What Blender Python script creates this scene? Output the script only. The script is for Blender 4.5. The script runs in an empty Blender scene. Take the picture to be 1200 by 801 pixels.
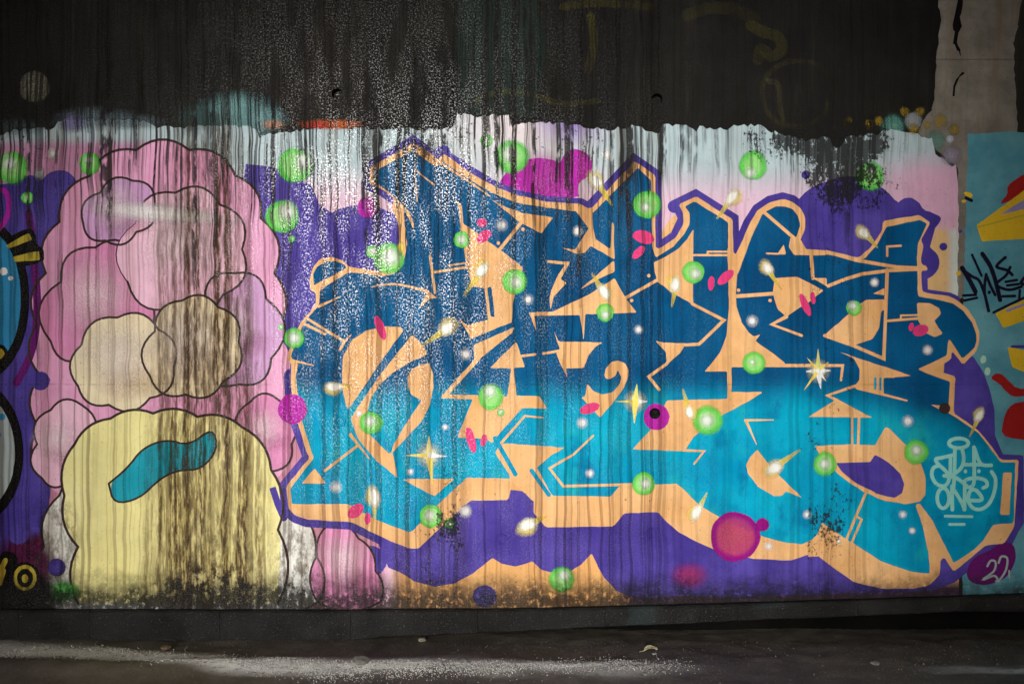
import bpy, math, random
from mathutils import Vector
from mathutils.geometry import delaunay_2d_cdt
random.seed(7)
R = math.radians
sc = bpy.context.scene
col = sc.collection

# ------------------------------------------------------------------ camera
cam_d = bpy.data.cameras.new('camera')
cam = bpy.data.objects.new('camera', cam_d); col.objects.link(cam)
cam.location = (0, -5.83, 1.7175); cam.rotation_euler = (R(90), 0, 0)
cam_d.sensor_width = 36; cam_d.lens = 34.98; cam_d.clip_end = 800
sc.camera = cam

# ------------------------------------------------------------------ sky, sun, exposure
SUN_DIR = Vector((-0.66, -5.83, 0.76)).normalized()      # towards the sun: low, behind the viewer, a little left
elev = math.asin(SUN_DIR.z); azim = math.atan2(SUN_DIR.x, SUN_DIR.y)
w = bpy.data.worlds.new('World'); sc.world = w; w.use_nodes = True
wn = w.node_tree.nodes; wl = w.node_tree.links
sky = wn.new('ShaderNodeTexSky'); sky.sky_type = 'NISHITA'; sky.sun_disc = False
sky.sun_elevation = elev; sky.sun_rotation = azim; sky.dust_density = 3.0; sky.air_density = 1.0
hs = wn.new('ShaderNodeHueSaturation'); hs.inputs['Saturation'].default_value = 0.25
wl.new(sky.outputs[0], hs.inputs['Color']); wl.new(hs.outputs[0], wn['Background'].inputs[0])
wn['Background'].inputs[1].default_value = 0.15
sd = bpy.data.lights.new('sun', 'SUN'); sd.energy = 1.5; sd.angle = R(11); sd.color = (1.0, 0.985, 0.96)
sun = bpy.data.objects.new('sun', sd); col.objects.link(sun)
sun.rotation_euler = (-SUN_DIR).to_track_quat('-Z', 'Y').to_euler(); sun.location = (0, -20, 6)
sc.view_settings.view_transform = 'Standard'; sc.view_settings.look = 'None'
sc.view_settings.gamma = 1.0; sc.view_settings.exposure = 0.45
sc.cycles.transparent_max_bounces = 16; sc.cycles.max_bounces = 4; sc.cycles.diffuse_bounces = 3; sc.cycles.glossy_bounces = 2

# ------------------------------------------------------------------ helpers
def lin(c):
    return tuple((v / 255 / 12.92) if v / 255 <= 0.04045 else ((v / 255 + 0.055) / 1.055) ** 2.4 for v in c)
def W(px, py, y=0.0):                      # wall layout grid: 5 mm per unit, foot of the wall at 744
    return ((px - 600) * 0.005, y, (744 - py) * 0.005)
def tag(o, label=None, cat=None, group=None, kind=None):
    for k, v in (('label', label), ('category', cat), ('group', group), ('kind', kind)):
        if v: o[k] = v
    return o
def link(name, me, mat=None, parent=None):
    o = bpy.data.objects.new(name, me); col.objects.link(o)
    if mat: me.materials.append(mat)
    if parent: o.parent = parent
    return o
def mesh(name, vs, fs):
    me = bpy.data.meshes.new(name); me.from_pydata(vs, [], fs); me.update(); return me
def box_mesh(name, x0, x1, y0, y1, z0, z1):
    vs = [(x, y, z) for x in (x0, x1) for y in (y0, y1) for z in (z0, z1)]
    return mesh(name, vs, [(0, 1, 3, 2), (4, 6, 7, 5), (0, 4, 5, 1), (2, 3, 7, 6), (0, 2, 6, 4), (1, 5, 7, 3)])

# ------------------------------------------------------------------ node building
class NB:
    def __init__(s, nt): s.nt = nt; s.n = nt.nodes; s.l = nt.links
    def put(s, sock, v):
        if hasattr(v, 'is_linked'): s.l.new(v, sock)
        else: sock.default_value = v
    def m(s, op, a, b=0.0, c=0.0, clamp=False):
        n = s.n.new('ShaderNodeMath'); n.operation = op; n.use_clamp = clamp
        for i, v in enumerate((a, b, c)): s.put(n.inputs[i], v)
        return n.outputs[0]
    def sm(s, v, lo, hi, a=0.0, b=1.0):                     # smooth step
        n = s.n.new('ShaderNodeMapRange'); n.interpolation_type = 'SMOOTHSTEP'
        for i, x in enumerate((v, lo, hi, a, b)): s.put(n.inputs[i], x)
        return n.outputs[0]
    def comb(s, x, y, z=0.0):
        n = s.n.new('ShaderNodeCombineXYZ')
        for i, v in enumerate((x, y, z)): s.put(n.inputs[i], v)
        return n.outputs[0]
    def noise(s, vec, scale=1.0, detail=2.0, rough=0.5):
        n = s.n.new('ShaderNodeTexNoise'); n.inputs['Scale'].default_value = scale
        n.inputs['Detail'].default_value = detail; n.inputs['Roughness'].default_value = rough
        s.l.new(vec, n.inputs['Vector']); return n.outputs['Fac']
    def mix(s, f, a, b, mode='MIX'):
        n = s.n.new('ShaderNodeMix'); n.data_type = 'RGBA'; n.blend_type = mode
        s.put(n.inputs[0], f); s.put(n.inputs[6], a); s.put(n.inputs[7], b); return n.outputs[2]
    def ramp(s, f, stops, interp='LINEAR'):
        n = s.n.new('ShaderNodeValToRGB'); n.color_ramp.interpolation = interp
        e = n.color_ramp.elements
        while len(e) < len(stops): e.new(0.5)
        for i, (p, c) in enumerate(stops):
            e[i].position = p
            e[i].color = (c, c, c, 1) if not isinstance(c, tuple) else (*c[:3], 1)
        s.l.new(f, n.inputs[0]); return n.outputs[0]
def rgba(c): return (*c[:3], 1.0)

# shared weathering of the wall: run-off streaks, mould, grime, painted rib glints, fluting and grit
wg = bpy.data.node_groups.new('weathering', 'ShaderNodeTree')
wg.interface.new_socket('Color', in_out='INPUT', socket_type='NodeSocketColor')
for nm, ty in (('Color', 'NodeSocketColor'), ('Roughness', 'NodeSocketFloat'), ('Normal', 'NodeSocketVector'), ('Specular', 'NodeSocketFloat')):
    wg.interface.new_socket(nm, in_out='OUTPUT', socket_type=ty)
b = NB(wg); gi = wg.nodes.new('NodeGroupInput'); go = wg.nodes.new('NodeGroupOutput')
geo = wg.nodes.new('ShaderNodeNewGeometry'); sp = wg.nodes.new('ShaderNodeSeparateXYZ')
wg.links.new(geo.outputs['Position'], sp.inputs[0])
PX = b.m('MULTIPLY_ADD', sp.outputs[0], 200.0, 600.0)
PY = b.m('MULTIPLY_ADD', sp.outputs[2], -200.0, 744.0)
def pn(sx, sy, seed, detail=2.0, rough=0.5):
    return b.noise(b.comb(b.m('MULTIPLY', PX, sx), b.m('MULTIPLY', PY, sy), seed), 1.0, detail, rough)
def blob(cx, cy, rx, ry):
    u = b.m('MULTIPLY', b.m('SUBTRACT', PX, cx), 1 / rx); v = b.m('MULTIPLY', b.m('SUBTRACT', PY, cy), 1 / ry)
    d = b.m('ADD', b.m('MULTIPLY', u, u), b.m('MULTIPLY', v, v))
    return b.sm(d, 0.0, 1.0, 1.0, 0.0)
def total(xs):
    r = xs[0]
    for x in xs[1:]: r = b.m('ADD', r, x)
    return r
fx = b.m('MULTIPLY', PX, 1 / 1200, clamp=True)
dens = b.ramp(fx, [(0, .95), (.09, .85), (.13, .45), (.16, .6), (.2, .95), (.24, .75), (.3, .75), (.38, .9), (.45, .85), (.48, .5), (.53, .9),
                   (.6, .8), (.63, .75), (.66, .35), (.74, .3), (.79, .42), (.83, .5), (.87, .28), (.93, .16), (1, .08)])
wob = b.m('MULTIPLY', b.m('SUBTRACT', pn(.02, .022, 3.3, 1.0), 0.5), 7.0)
PXW = b.m('ADD', PX, wob)
def ln(sx, sy, seed, detail=1.0):
    return b.noise(b.comb(b.m('MULTIPLY', PXW, sx), b.m('MULTIPLY', PY, sy), seed), 1.0, detail, 0.5)
run1 = b.sm(ln(.15, .0022, 1.7), .585, .625)
run2 = b.sm(ln(.26, .004, 9.1), .60, .635)
len1 = b.m('MULTIPLY', b.m('POWER', ln(.06, .0, 21.0), 2.0), 900.0)
len1 = b.m('MULTIPLY', len1, dens)
fade1 = b.sm(b.m('SUBTRACT', PY, 150.0), len1, b.m('MULTIPLY', len1, .35), 0.0, 1.0)
brk = b.sm(pn(.13, .05, 5.5, 2.0), .34, .52)
runs = b.m('MULTIPLY', b.m('MULTIPLY', b.m('MAXIMUM', run1, b.m('MULTIPLY', run2, .8)), fade1), b.m('MULTIPLY', brk, b.sm(dens, .05, .6)))
thr = b.sm(ln(.34, .003, 27.0, 1.0), .55, .61)
len2 = b.m('MULTIPLY', b.m('MULTIPLY', b.m('POWER', ln(.11, .0, 29.0), 1.6), 520.0), dens)
fade2 = b.sm(b.m('SUBTRACT', PY, 150.0), len2, b.m('MULTIPLY', len2, .4), 0.0, 1.0)
threads = b.m('MULTIPLY', b.m('MULTIPLY', thr, fade2), b.m('MULTIPLY', b.sm(dens, .1, .6), .8))
# faint full height run lines; rib glints painted as pale lines beside them
rib = ln(.24, .0010, 33.0, 2.0)
faint = b.m('MULTIPLY', b.sm(rib, .50, .62), b.m('MULTIPLY', b.sm(dens, .1, .7), .72))
rib_glint = b.m('MULTIPLY', b.sm(rib, .44, .32), b.m('MULTIPLY', dens, .22))
# broad stain seeping down the left design
sx0 = b.sm(b.m('ABSOLUTE', b.m('SUBTRACT', PXW, b.m('MULTIPLY_ADD', PY, .012, 236.0))), b.m('MULTIPLY_ADD', PY, .075, 44.0), b.m('MULTIPLY_ADD', PY, .045, 14.0))
strand = b.sm(ln(.13, .0020, 14.0, 3.0), .40, .58)
grain = b.sm(pn(.30, .045, 8.8, 3.0, .7), .34, .60)
seep = b.m('MULTIPLY', b.m('MULTIPLY', sx0, b.sm(PY, 95.0, 190.0)), b.m('MULTIPLY', b.m('MULTIPLY_ADD', strand, .6, .4), b.m('MULTIPLY_ADD', grain, .5, .5)))
low = b.m('MULTIPLY', total([blob(255, 665, 70, 90), blob(235, 690, 100, 40), blob(62, 640, 40, 80), blob(350, 670, 40, 90)]), b.sm(pn(.09, .05, 2.2, 4.0, .75), .40, .62))
tan = b.m('MULTIPLY', b.sm(pn(.045, .0022, 44.0, 3.0), .50, .70), b.m('MULTIPLY', dens, .55))
# mould blotches
mz = total([blob(985, 178, 78, 56), b.m('MULTIPLY', blob(1005, 222, 80, 36), .8), b.m('MULTIPLY', blob(985, 160, 130, 26), .6), b.m('MULTIPLY', blob(900, 165, 50, 40), .6), b.m('MULTIPLY', blob(972, 400, 55, 330), .42),
            b.m('MULTIPLY', blob(505, 165, 90, 42), .75), b.m('MULTIPLY', blob(345, 160, 70, 36), .5), b.m('MULTIPLY', blob(680, 160, 80, 46), .55), b.m('MULTIPLY', blob(30, 170, 80, 60), .5),
            b.m('MULTIPLY', blob(530, 590, 28, 80), .55), b.m('MULTIPLY', blob(970, 620, 60, 70), .5), b.m('MULTIPLY', blob(510, 640, 60, 70), .45), b.m('MULTIPLY', blob(745, 600, 60, 60), .35)])
mnoise = b.m('MULTIPLY_ADD', pn(.26, .17, 66.0, 4.0, .75), .72, b.m('MULTIPLY', pn(.055, .030, 6.1, 3.0, .6), .48))
mould = b.sm(b.m('MULTIPLY_ADD', b.m('MINIMUM', mz, 1.15), .26, mnoise), .80, .86)
pits = b.m('MULTIPLY', b.sm(pn(.33, .30, 12.0, 2.0, .6), .655, .72), b.m('MULTIPLY_ADD', pn(.012, .01, 4.0), 1.1, 0.0))
base_g = b.m('MULTIPLY', b.sm(b.m('ADD', PY, b.m('MULTIPLY', pn(.05, .05, 7.7, 4.0, .7), 46.0)), 686.0, 726.0), 1.0)
base_g = b.m('MULTIPLY', base_g, b.sm(pn(.14, .12, 17.0, 3.0, .7), .22, .5))
seam = b.m('MULTIPLY', b.sm(b.m('ABSOLUTE', b.m('SUBTRACT', b.m('ADD', PY, b.m('MULTIPLY', wob, .25)), 450.0)), 1.4, .3), b.sm(pn(.06, .0, 3.0, 3.0), .42, .6))
seam2 = b.sm(b.m('ABSOLUTE', b.m('SUBTRACT', b.m('ADD', PY, b.m('MULTIPLY', wob, .15)), 70.0)), 1.2, .3)
black = total([b.m('MULTIPLY', runs, 1.0), threads, b.m('MULTIPLY', mould, .95), b.m('MULTIPLY', pits, .8), base_g, b.m('MULTIPLY', seam, .3), b.m('MULTIPLY', seam2, .4), b.m('MULTIPLY', low, .45)])
black = b.m('MULTIPLY', black, .93, clamp=True)
black = b.m('MINIMUM', black, .96)
tone = b.m('MULTIPLY_ADD', pn(.02, .014, 55.0, 5.0, .7), .62, .67)
c0 = b.mix(1.0, gi.outputs[0], b.comb(tone, tone, tone), 'MULTIPLY')
c0 = b.mix(faint, c0, b.mix(1.0, c0, rgba((.40, .35, .31)), 'MULTIPLY'))
c0 = b.mix(rib_glint, c0, rgba((.75, .74, .70)), 'OVERLAY')
brown = b.m('MAXIMUM', seep, tan, clamp=True)
brown = b.m('MAXIMUM', brown, b.m('MULTIPLY', low, .6), clamp=True)
c0 = b.mix(brown, c0, b.mix(1.0, c0, rgba((.28, .17, .075)), 'MULTIPLY'))
c0 = b.mix(b.m('MULTIPLY', b.m('MULTIPLY', seep, grain), .8), c0, rgba((.035, .026, .018)))
c0 = b.mix(black, c0, rgba((.013, .012, .011)))
wg.links.new(c0, go.inputs['Color'])
# relief
flute = ln(.15, .0016, 1.7, 1.0)
flute2 = ln(.36, .004, 61.0, 0.0)
grit = pn(.55, .42, 71.0, 2.0, .6)
glossm = b.ramp(fx, [(0, .35), (.18, .5), (.26, .85), (.32, 1.0), (.45, 1.0), (.52, .6), (.62, .36), (.75, .15), (1, .1)])
h = b.m('ADD', b.m('MULTIPLY', flute, .6), b.m('MULTIPLY', flute2, .16))
h = b.m('MULTIPLY', h, b.m('MULTIPLY_ADD', dens, .8, .2))
h = b.m('ADD', h, b.m('MULTIPLY', grit, .22))
bp = wg.nodes.new('ShaderNodeBump'); bp.inputs['Strength'].default_value = 0.8; bp.inputs['Distance'].default_value = 0.0050
wg.links.new(h, bp.inputs['Height']); wg.links.new(bp.outputs[0], go.inputs['Normal'])
fleck = b.m('MULTIPLY', b.sm(pn(.62, .52, 83.0, 1.0, .5), .53, .60), b.sm(pn(.06, .012, 91.0, 2.0, .6), .34, .58, .22, 1.0))
fleck = b.m('MULTIPLY', fleck, b.m('MULTIPLY_ADD', glossm, .9, .1), clamp=True)
rg = b.m('MULTIPLY_ADD', fleck, -.45, .68)
wg.links.new(b.m('MULTIPLY_ADD', b.m('MULTIPLY', fleck, b.sm(PY, 110.0, 210.0, .28, 1.0)), .60, .03), go.inputs['Specular'])
wg.links.new(rg, go.inputs['Roughness'])

def wall_mat(name, colour=None, build=None, alpha_attr=False, spec=0.5, opaque=False):
    m = bpy.data.materials.new(name); m.use_nodes = True
    nt = m.node_tree; nb = NB(nt); bs = nt.nodes['Principled BSDF']
    g = nt.nodes.new('ShaderNodeGroup'); g.node_tree = wg
    if build: nt.links.new(build(nb), g.inputs[0])
    elif alpha_attr:
        at = nt.nodes.new('ShaderNodeAttribute'); at.attribute_name = 'paint'
        nt.links.new(at.outputs['Color'], g.inputs[0])
        if not opaque:
            tc = nt.nodes.new('ShaderNodeNewGeometry'); al = at.outputs['Alpha']
            gr = nb.noise(tc.outputs['Position'], 260.0, 2.0)
            edge = nb.m('MULTIPLY', nb.m('MULTIPLY', al, nb.m('SUBTRACT', 1.0, al)), 4.5)
            nt.links.new(nb.m('MULTIPLY_ADD', nb.m('SUBTRACT', gr, .5), edge, al, clamp=True), bs.inputs['Alpha'])
    else: g.inputs[0].default_value = rgba(colour)
    nt.links.new(g.outputs['Color'], bs.inputs['Base Color'])
    nt.links.new(g.outputs['Roughness'], bs.inputs['Roughness'])
    nt.links.new(g.outputs['Normal'], bs.inputs['Normal'])
    if spec >= .5: nt.links.new(g.outputs['Specular'], bs.inputs['Specular IOR Level'])
    else: bs.inputs['Specular IOR Level'].default_value = spec * .4
    return m
def world_px(nb):
    g = nb.n.new('ShaderNodeNewGeometry'); s = nb.n.new('ShaderNodeSeparateXYZ'); nb.l.new(g.outputs['Position'], s.inputs[0])
    return g, nb.m('MULTIPLY_ADD', s.outputs[0], 200.0, 600.0), nb.m('MULTIPLY_ADD', s.outputs[2], -200.0, 744.0)

# colours of the spray paints
def letter_col(nb):
    g, px, py = world_px(nb)
    edge = nb.m('MULTIPLY_ADD', nb.m('MAXIMUM', nb.m('SUBTRACT', px, 985.0), 0.0), .30, 462.0)
    t = nb.sm(nb.m('SUBTRACT', py, edge), -26.0, 22.0)
    nz = nb.noise(g.outputs['Position'], 2.2, 4.0)
    dk = nb.mix(nb.sm(nz, .3, .7), rgba(lin((2, 70, 116))), rgba(lin((6, 92, 142))))
    lt = nb.mix(nb.sm(nz, .35, .7), rgba(lin((0, 142, 186))), rgba(lin((4, 172, 206))))
    vec = nb.comb(nb.m('MULTIPLY', px, .016), nb.m('MULTIPLY', py, .011), 3.0)
    lt = nb.mix(nb.m('MULTIPLY', nb.sm(nb.noise(vec, 1.0, 4.0, .6), .52, .70), .75), lt, rgba(lin((30, 178, 186))))
    lt = nb.mix(nb.m('MULTIPLY', nb.sm(nb.noise(vec, 1.7, 4.0, .6), .54, .70), .7), lt, rgba(lin((0, 112, 160))))
    return nb.mix(t, dk, lt)
def dark_wall(nb):
    g, px, py = world_px(nb)
    n1 = nb.noise(g.outputs['Position'], 1.3, 6.0, .6)
    vec = nb.comb(nb.m('MULTIPLY', px, .05), nb.m('MULTIPLY', py, .004), 2.0)
    n2 = nb.noise(vec, 1.0, 5.0, .6)
    c = nb.mix(nb.sm(n1, .35, .68), rgba((.010, .010, .0095)), rgba((.021, .0195, .0165)))
    c = nb.mix(nb.m('MULTIPLY', nb.sm(n2, .5, .75), .35), c, rgba((.036, .032, .026)))
    return c
def right_wall(nb):
    g, px, py = world_px(nb)
    vec = nb.comb(nb.m('MULTIPLY', px, .06), nb.m('MULTIPLY', py, .006), 2.0)
    return nb.mix(nb.sm(nb.noise(vec, 1.0, 5.0, .6), .35, .75), rgba((.016, .015, .013)), rgba((.035, .032, .026)))
def bare_concrete(nb):
    g, px, py = world_px(nb)
    n1 = nb.noise(g.outputs['Position'], 7.0, 7.0, .65)
    vec = nb.comb(nb.m('MULTIPLY', px, .06), nb.m('MULTIPLY', py, .004), 4.0)
    n2 = nb.noise(vec, 1.0, 4.0, .6)
    c = nb.mix(nb.sm(n1, .3, .7), rgba((.17, .155, .13)), rgba((.27, .25, .215)))
    return nb.mix(nb.m('MULTIPLY', nb.sm(n2, .45, .7), .7), c, rgba((.20, .145, .10)))
def blue_panel(nb):
    g, px, py = world_px(nb)
    n1 = nb.noise(g.outputs['Position'], 3.0, 6.0, .6)
    c = nb.mix(nb.sm(n1, .32, .68), rgba(lin((74, 140, 160))), rgba(lin((104, 168, 182))))
    return nb.mix(nb.sm(nb.noise(g.outputs['Position'], 11.0, 5.0, .6), .60, .72), c, rgba(lin((122, 140, 138))))
def violet_col(nb):
    g, px, py = world_px(nb)
    n1 = nb.noise(g.outputs['Position'], 2.6, 5.0, .6)
    return nb.mix(nb.sm(n1, .3, .7), rgba(lin((66, 52, 140))), rgba(lin((90, 76, 168))))
def peach_col(nb):
    g, px, py = world_px(nb)
    n1 = nb.noise(g.outputs['Position'], 3.0, 5.0, .6)
    return nb.mix(nb.sm(n1, .3, .7), rgba(lin((228, 172, 112))), rgba(lin((242, 192, 136))))
def yellow_col(nb):
    g, px, py = world_px(nb)
    n1 = nb.noise(g.outputs['Position'], 2.0, 5.0, .6)
    return nb.mix(nb.sm(n1, .3, .7), rgba(lin((236, 226, 152))), rgba(lin((246, 238, 172))))
M = {'dark': wall_mat('blackened_concrete', build=dark_wall), 'rwall': wall_mat('sooty_concrete', build=right_wall, spec=.3),
     'bare': wall_mat('bare_concrete', build=bare_concrete, spec=.25), 'bluepanel': wall_mat('chalky_blue_paint', build=blue_panel, spec=.3),
     'letter': wall_mat('blue_to_cyan_paint', build=letter_col), 'violet': wall_mat('violet_paint', build=violet_col),
     'peach': wall_mat('peach_paint', build=peach_col), 'yellow': wall_mat('pale_yellow_paint', build=yellow_col),
     'spray': wall_mat('soft_spray_paint', alpha_attr=True)}
for nm, c in {'black': (20, 18, 18), 'navy': (24, 20, 44), 'magenta': (184, 40, 170), 'rose': (226, 64, 128), 'pink': (232, 166, 204), 'pink2': (222, 142, 188),
              'pink3': (240, 192, 216), 'lilac': (206, 158, 206), 'cream': (236, 222, 186), 'white': (232, 232, 226), 'teal': (30, 160, 182), 'brownline': (64, 48, 44),
              'cyan': (0, 150, 190), 'mint': (150, 222, 214), 'gold': (226, 186, 44), 'olive': (190, 170, 60), 'red': (160, 34, 32), 'maroon': (104, 28, 108),
              'skyblue': (50, 140, 190), 'greyblue': (170, 182, 184), 'lavender': (150, 140, 190), 'palegreen': (176, 220, 196)}.items():
    M[nm] = wall_mat(nm + '_paint', lin(c))

# ------------------------------------------------------------------ paint shapes on the wall
STEP = 0.0006
NL = [0]
def uniq(L): NL[0] = (NL[0] + 1) % 16; return L + NL[0] * .03
def chaikin(p, n=1, closed=True):
    for _ in range(n):
        q = []
        L = len(p)
        for i in range(L if closed else L - 1):
            a, c = p[i], p[(i + 1) % L]
            q += [(a[0] * .75 + c[0] * .25, a[1] * .75 + c[1] * .25), (a[0] * .25 + c[0] * .75, a[1] * .25 + c[1] * .75)]
        if not closed: q = [p[0]] + q + [p[-1]]
        p = q
    return p
def roundc(p, r=2.0):                    # clip the corners a little, as a spray can does
    q = []; L = len(p)
    for i in range(L):
        a, c, d = p[i - 1], p[i], p[(i + 1) % L]
        for e in (a, d):
            l = math.hypot(e[0] - c[0], e[1] - c[1]) or 1
            t = min(r / l, .4)
            q.append((c[0] + (e[0] - c[0]) * t, c[1] + (e[1] - c[1]) * t))
    return q
def resample(p, step=7.0, jit=.35):
    q = []; L = len(p)
    for i in range(L):
        a, c = p[i], p[(i + 1) % L]
        n = max(1, int(math.hypot(c[0] - a[0], c[1] - a[1]) / step))
        for k in range(n):
            t = k / n
            q.append((a[0] + (c[0] - a[0]) * t + random.uniform(-jit, jit), a[1] + (c[1] - a[1]) * t + random.uniform(-jit, jit)))
    return q
def poly(name, pts, mat, layer, parent, smooth=0, jit=.35, rc=1.2):
    p = chaikin(pts, smooth) if smooth else (roundc(pts, rc) if rc else pts)
    p = resample(p, 7.0, jit) if jit else p
    y = -STEP * uniq(layer)
    v2, _, f2, *_r = delaunay_2d_cdt([Vector(q) for q in p], [], [list(range(len(p)))], 1, 1e-4)
    me = mesh(name, [W(a, c, y) for a, c in v2], [tuple(f) for f in f2])
    if sum(f.normal.y * f.area for f in me.polygons) > 0: me.flip_normals()
    return link(name, me, M[mat], parent)
def ell(cx, cy, rx, ry, rot=0, n=32, wob=0.0):
    r = []; ca, sa = math.cos(R(rot)), math.sin(R(rot)); ph = random.random() * 6
    for i in range(n):
        t = 2 * math.pi * i / n; k = 1 + wob * math.sin(3 * t + ph) + wob * .7 * math.sin(5 * t + ph * 2)
        x, y = rx * math.cos(t) * k, ry * math.sin(t) * k
        r.append((cx + x * ca - y * sa, cy + x * sa + y * ca))
    return r
def catmull(p, n=6):
    q = []
    for i in range(len(p) - 1):
        a, b_, c, d = p[max(i - 1, 0)], p[i], p[i + 1], p[min(i + 2, len(p) - 1)]
        for k in range(n):
            t = k / n
            q.append(tuple(.5 * (2 * b_[j] + (c[j] - a[j]) * t + (2 * a[j] - 5 * b_[j] + 4 * c[j] - d[j]) * t * t + (3 * b_[j] - a[j] - 3 * c[j] + d[j]) * t ** 3) for j in (0, 1)))
    q.append(tuple(p[-1])); return q
def stroke(name, pts, wd, mat, layer, parent, curve=False, taper=None, alpha=None, colour=None):
    """a painted line: mitred ribbon with rounded ends; taper = width factor at both ends"""
    p = catmull(pts) if curve else [tuple(x) for x in pts]
    if not curve and len(p) == 2: p = [p[0], ((p[0][0] + p[1][0]) / 2, (p[0][1] + p[1][1]) / 2), p[1]]
    layer = uniq(layer); ta = taper or (1, 1); n = len(p); vs = []; al = []
    # rounded caps: extra stations before and after
    def dirv(a, c):
        l = math.hypot(c[0] - a[0], c[1] - a[1]) or 1e-6
        return ((c[0] - a[0]) / l, (c[1] - a[1]) / l)
    st = []
    for i in range(n):
        t = i / (n - 1); hw = wd / 2 * (ta[0] + (ta[1] - ta[0]) * t)
        d0 = dirv(p[i - 1], p[i]) if i else dirv(p[0], p[1]); d1 = dirv(p[i], p[i + 1]) if i < n - 1 else d0
        tx, ty = d0[0] + d1[0], d0[1] + d1[1]; l = math.hypot(tx, ty)
        if l < .35: tx, ty, l = d0[0], d0[1], 1
        nx, ny = -ty / l, tx / l
        k = max(.55, abs(nx * -d0[1] + ny * d0[0]))
        st.append((p[i], (nx, ny), hw / k, t))
    d = dirv(p[0], p[1]); hw = st[0][2]
    caps0 = [((p[0][0] - d[0] * hw * a, p[0][1] - d[1] * hw * a), st[0][1], hw * c, 0) for a, c in ((1, .3), (.75, .7), (.4, .93))]
    d = dirv(p[-2], p[-1]); hw = st[-1][2]
    caps1 = [((p[-1][0] + d[0] * hw * a, p[-1][1] + d[1] * hw * a), st[-1][1], hw * c, 1) for a, c in ((.4, .93), (.75, .7), (1, .3))]
    st = caps0 + st + caps1
    fs = []
    for i, (c, nv, hw, t) in enumerate(st):
        y = -STEP * (layer + .45 * i / len(st)); j = 1 + random.uniform(-.04, .04)
        vs += [W(c[0] + nv[0] * hw * j, c[1] + nv[1] * hw * j, y), W(c[0] - nv[0] * hw * j, c[1] - nv[1] * hw * j, y)]
        if alpha is not None: al += [alpha[0] + (alpha[1] - alpha[0]) * t] * 2
        if i: k = 2 * i; fs.append((k - 2, k - 1, k + 1, k))
    me = mesh(name, vs, fs)
    if me.polygons and sum(f.normal.y for f in me.polygons) > 0: me.flip_normals()
    if alpha is not None:
        at = me.attributes.new('paint', 'FLOAT_COLOR', 'POINT')
        for i, a in enumerate(al): at.data[i].color = (*lin(colour), a)
        return link(name, me, M['spray'], parent)
    return link(name, me, M[mat], parent)
def soft(name, cx, cy, rings, layer, parent, sx=1.0, sy=1.0, rot=0, n=28, wob=0.02):
    """sprayed spot: rings of (radius, sRGB colour, opacity) from the middle outward"""
    ca, sa = math.cos(R(rot)), math.sin(R(rot)); ph = random.random() * 6
    layer = uniq(layer); vs = [W(cx, cy, -STEP * layer)]; cl = [(*lin(rings[0][1]), rings[0][2])]; fs = []
    for k, (r, c, a) in enumerate(rings[1:]):
        for i in range(n):
            t = 2 * math.pi * i / n; q = 1 + wob * math.sin(3 * t + ph) + wob * .6 * math.sin(7 * t + ph)
            x, y = r * sx * math.cos(t) * q, r * sy * math.sin(t) * q
            vs.append(W(cx + x * ca - y * sa, cy + x * sa + y * ca, -STEP * layer)); cl.append((*lin(c), a))
        for i in range(n):
            i2 = (i + 1) % n
            if k == 0: fs.append((0, 1 + i2, 1 + i))
            else:
                o0, o1 = 1 + (k - 1) * n, 1 + k * n
                fs.append((o0 + i, o0 + i2, o1 + i2, o1 + i))
    me = mesh(name, vs, fs)
    for f in me.polygons: pass
    if me.polygons[0].normal.y > 0: me.flip_normals()
    at = me.attributes.new('paint', 'FLOAT_COLOR', 'POINT')
    for i, c in enumerate(cl): at.data[i].color = c
    return link(name, me, M['spray'], parent)

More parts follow.
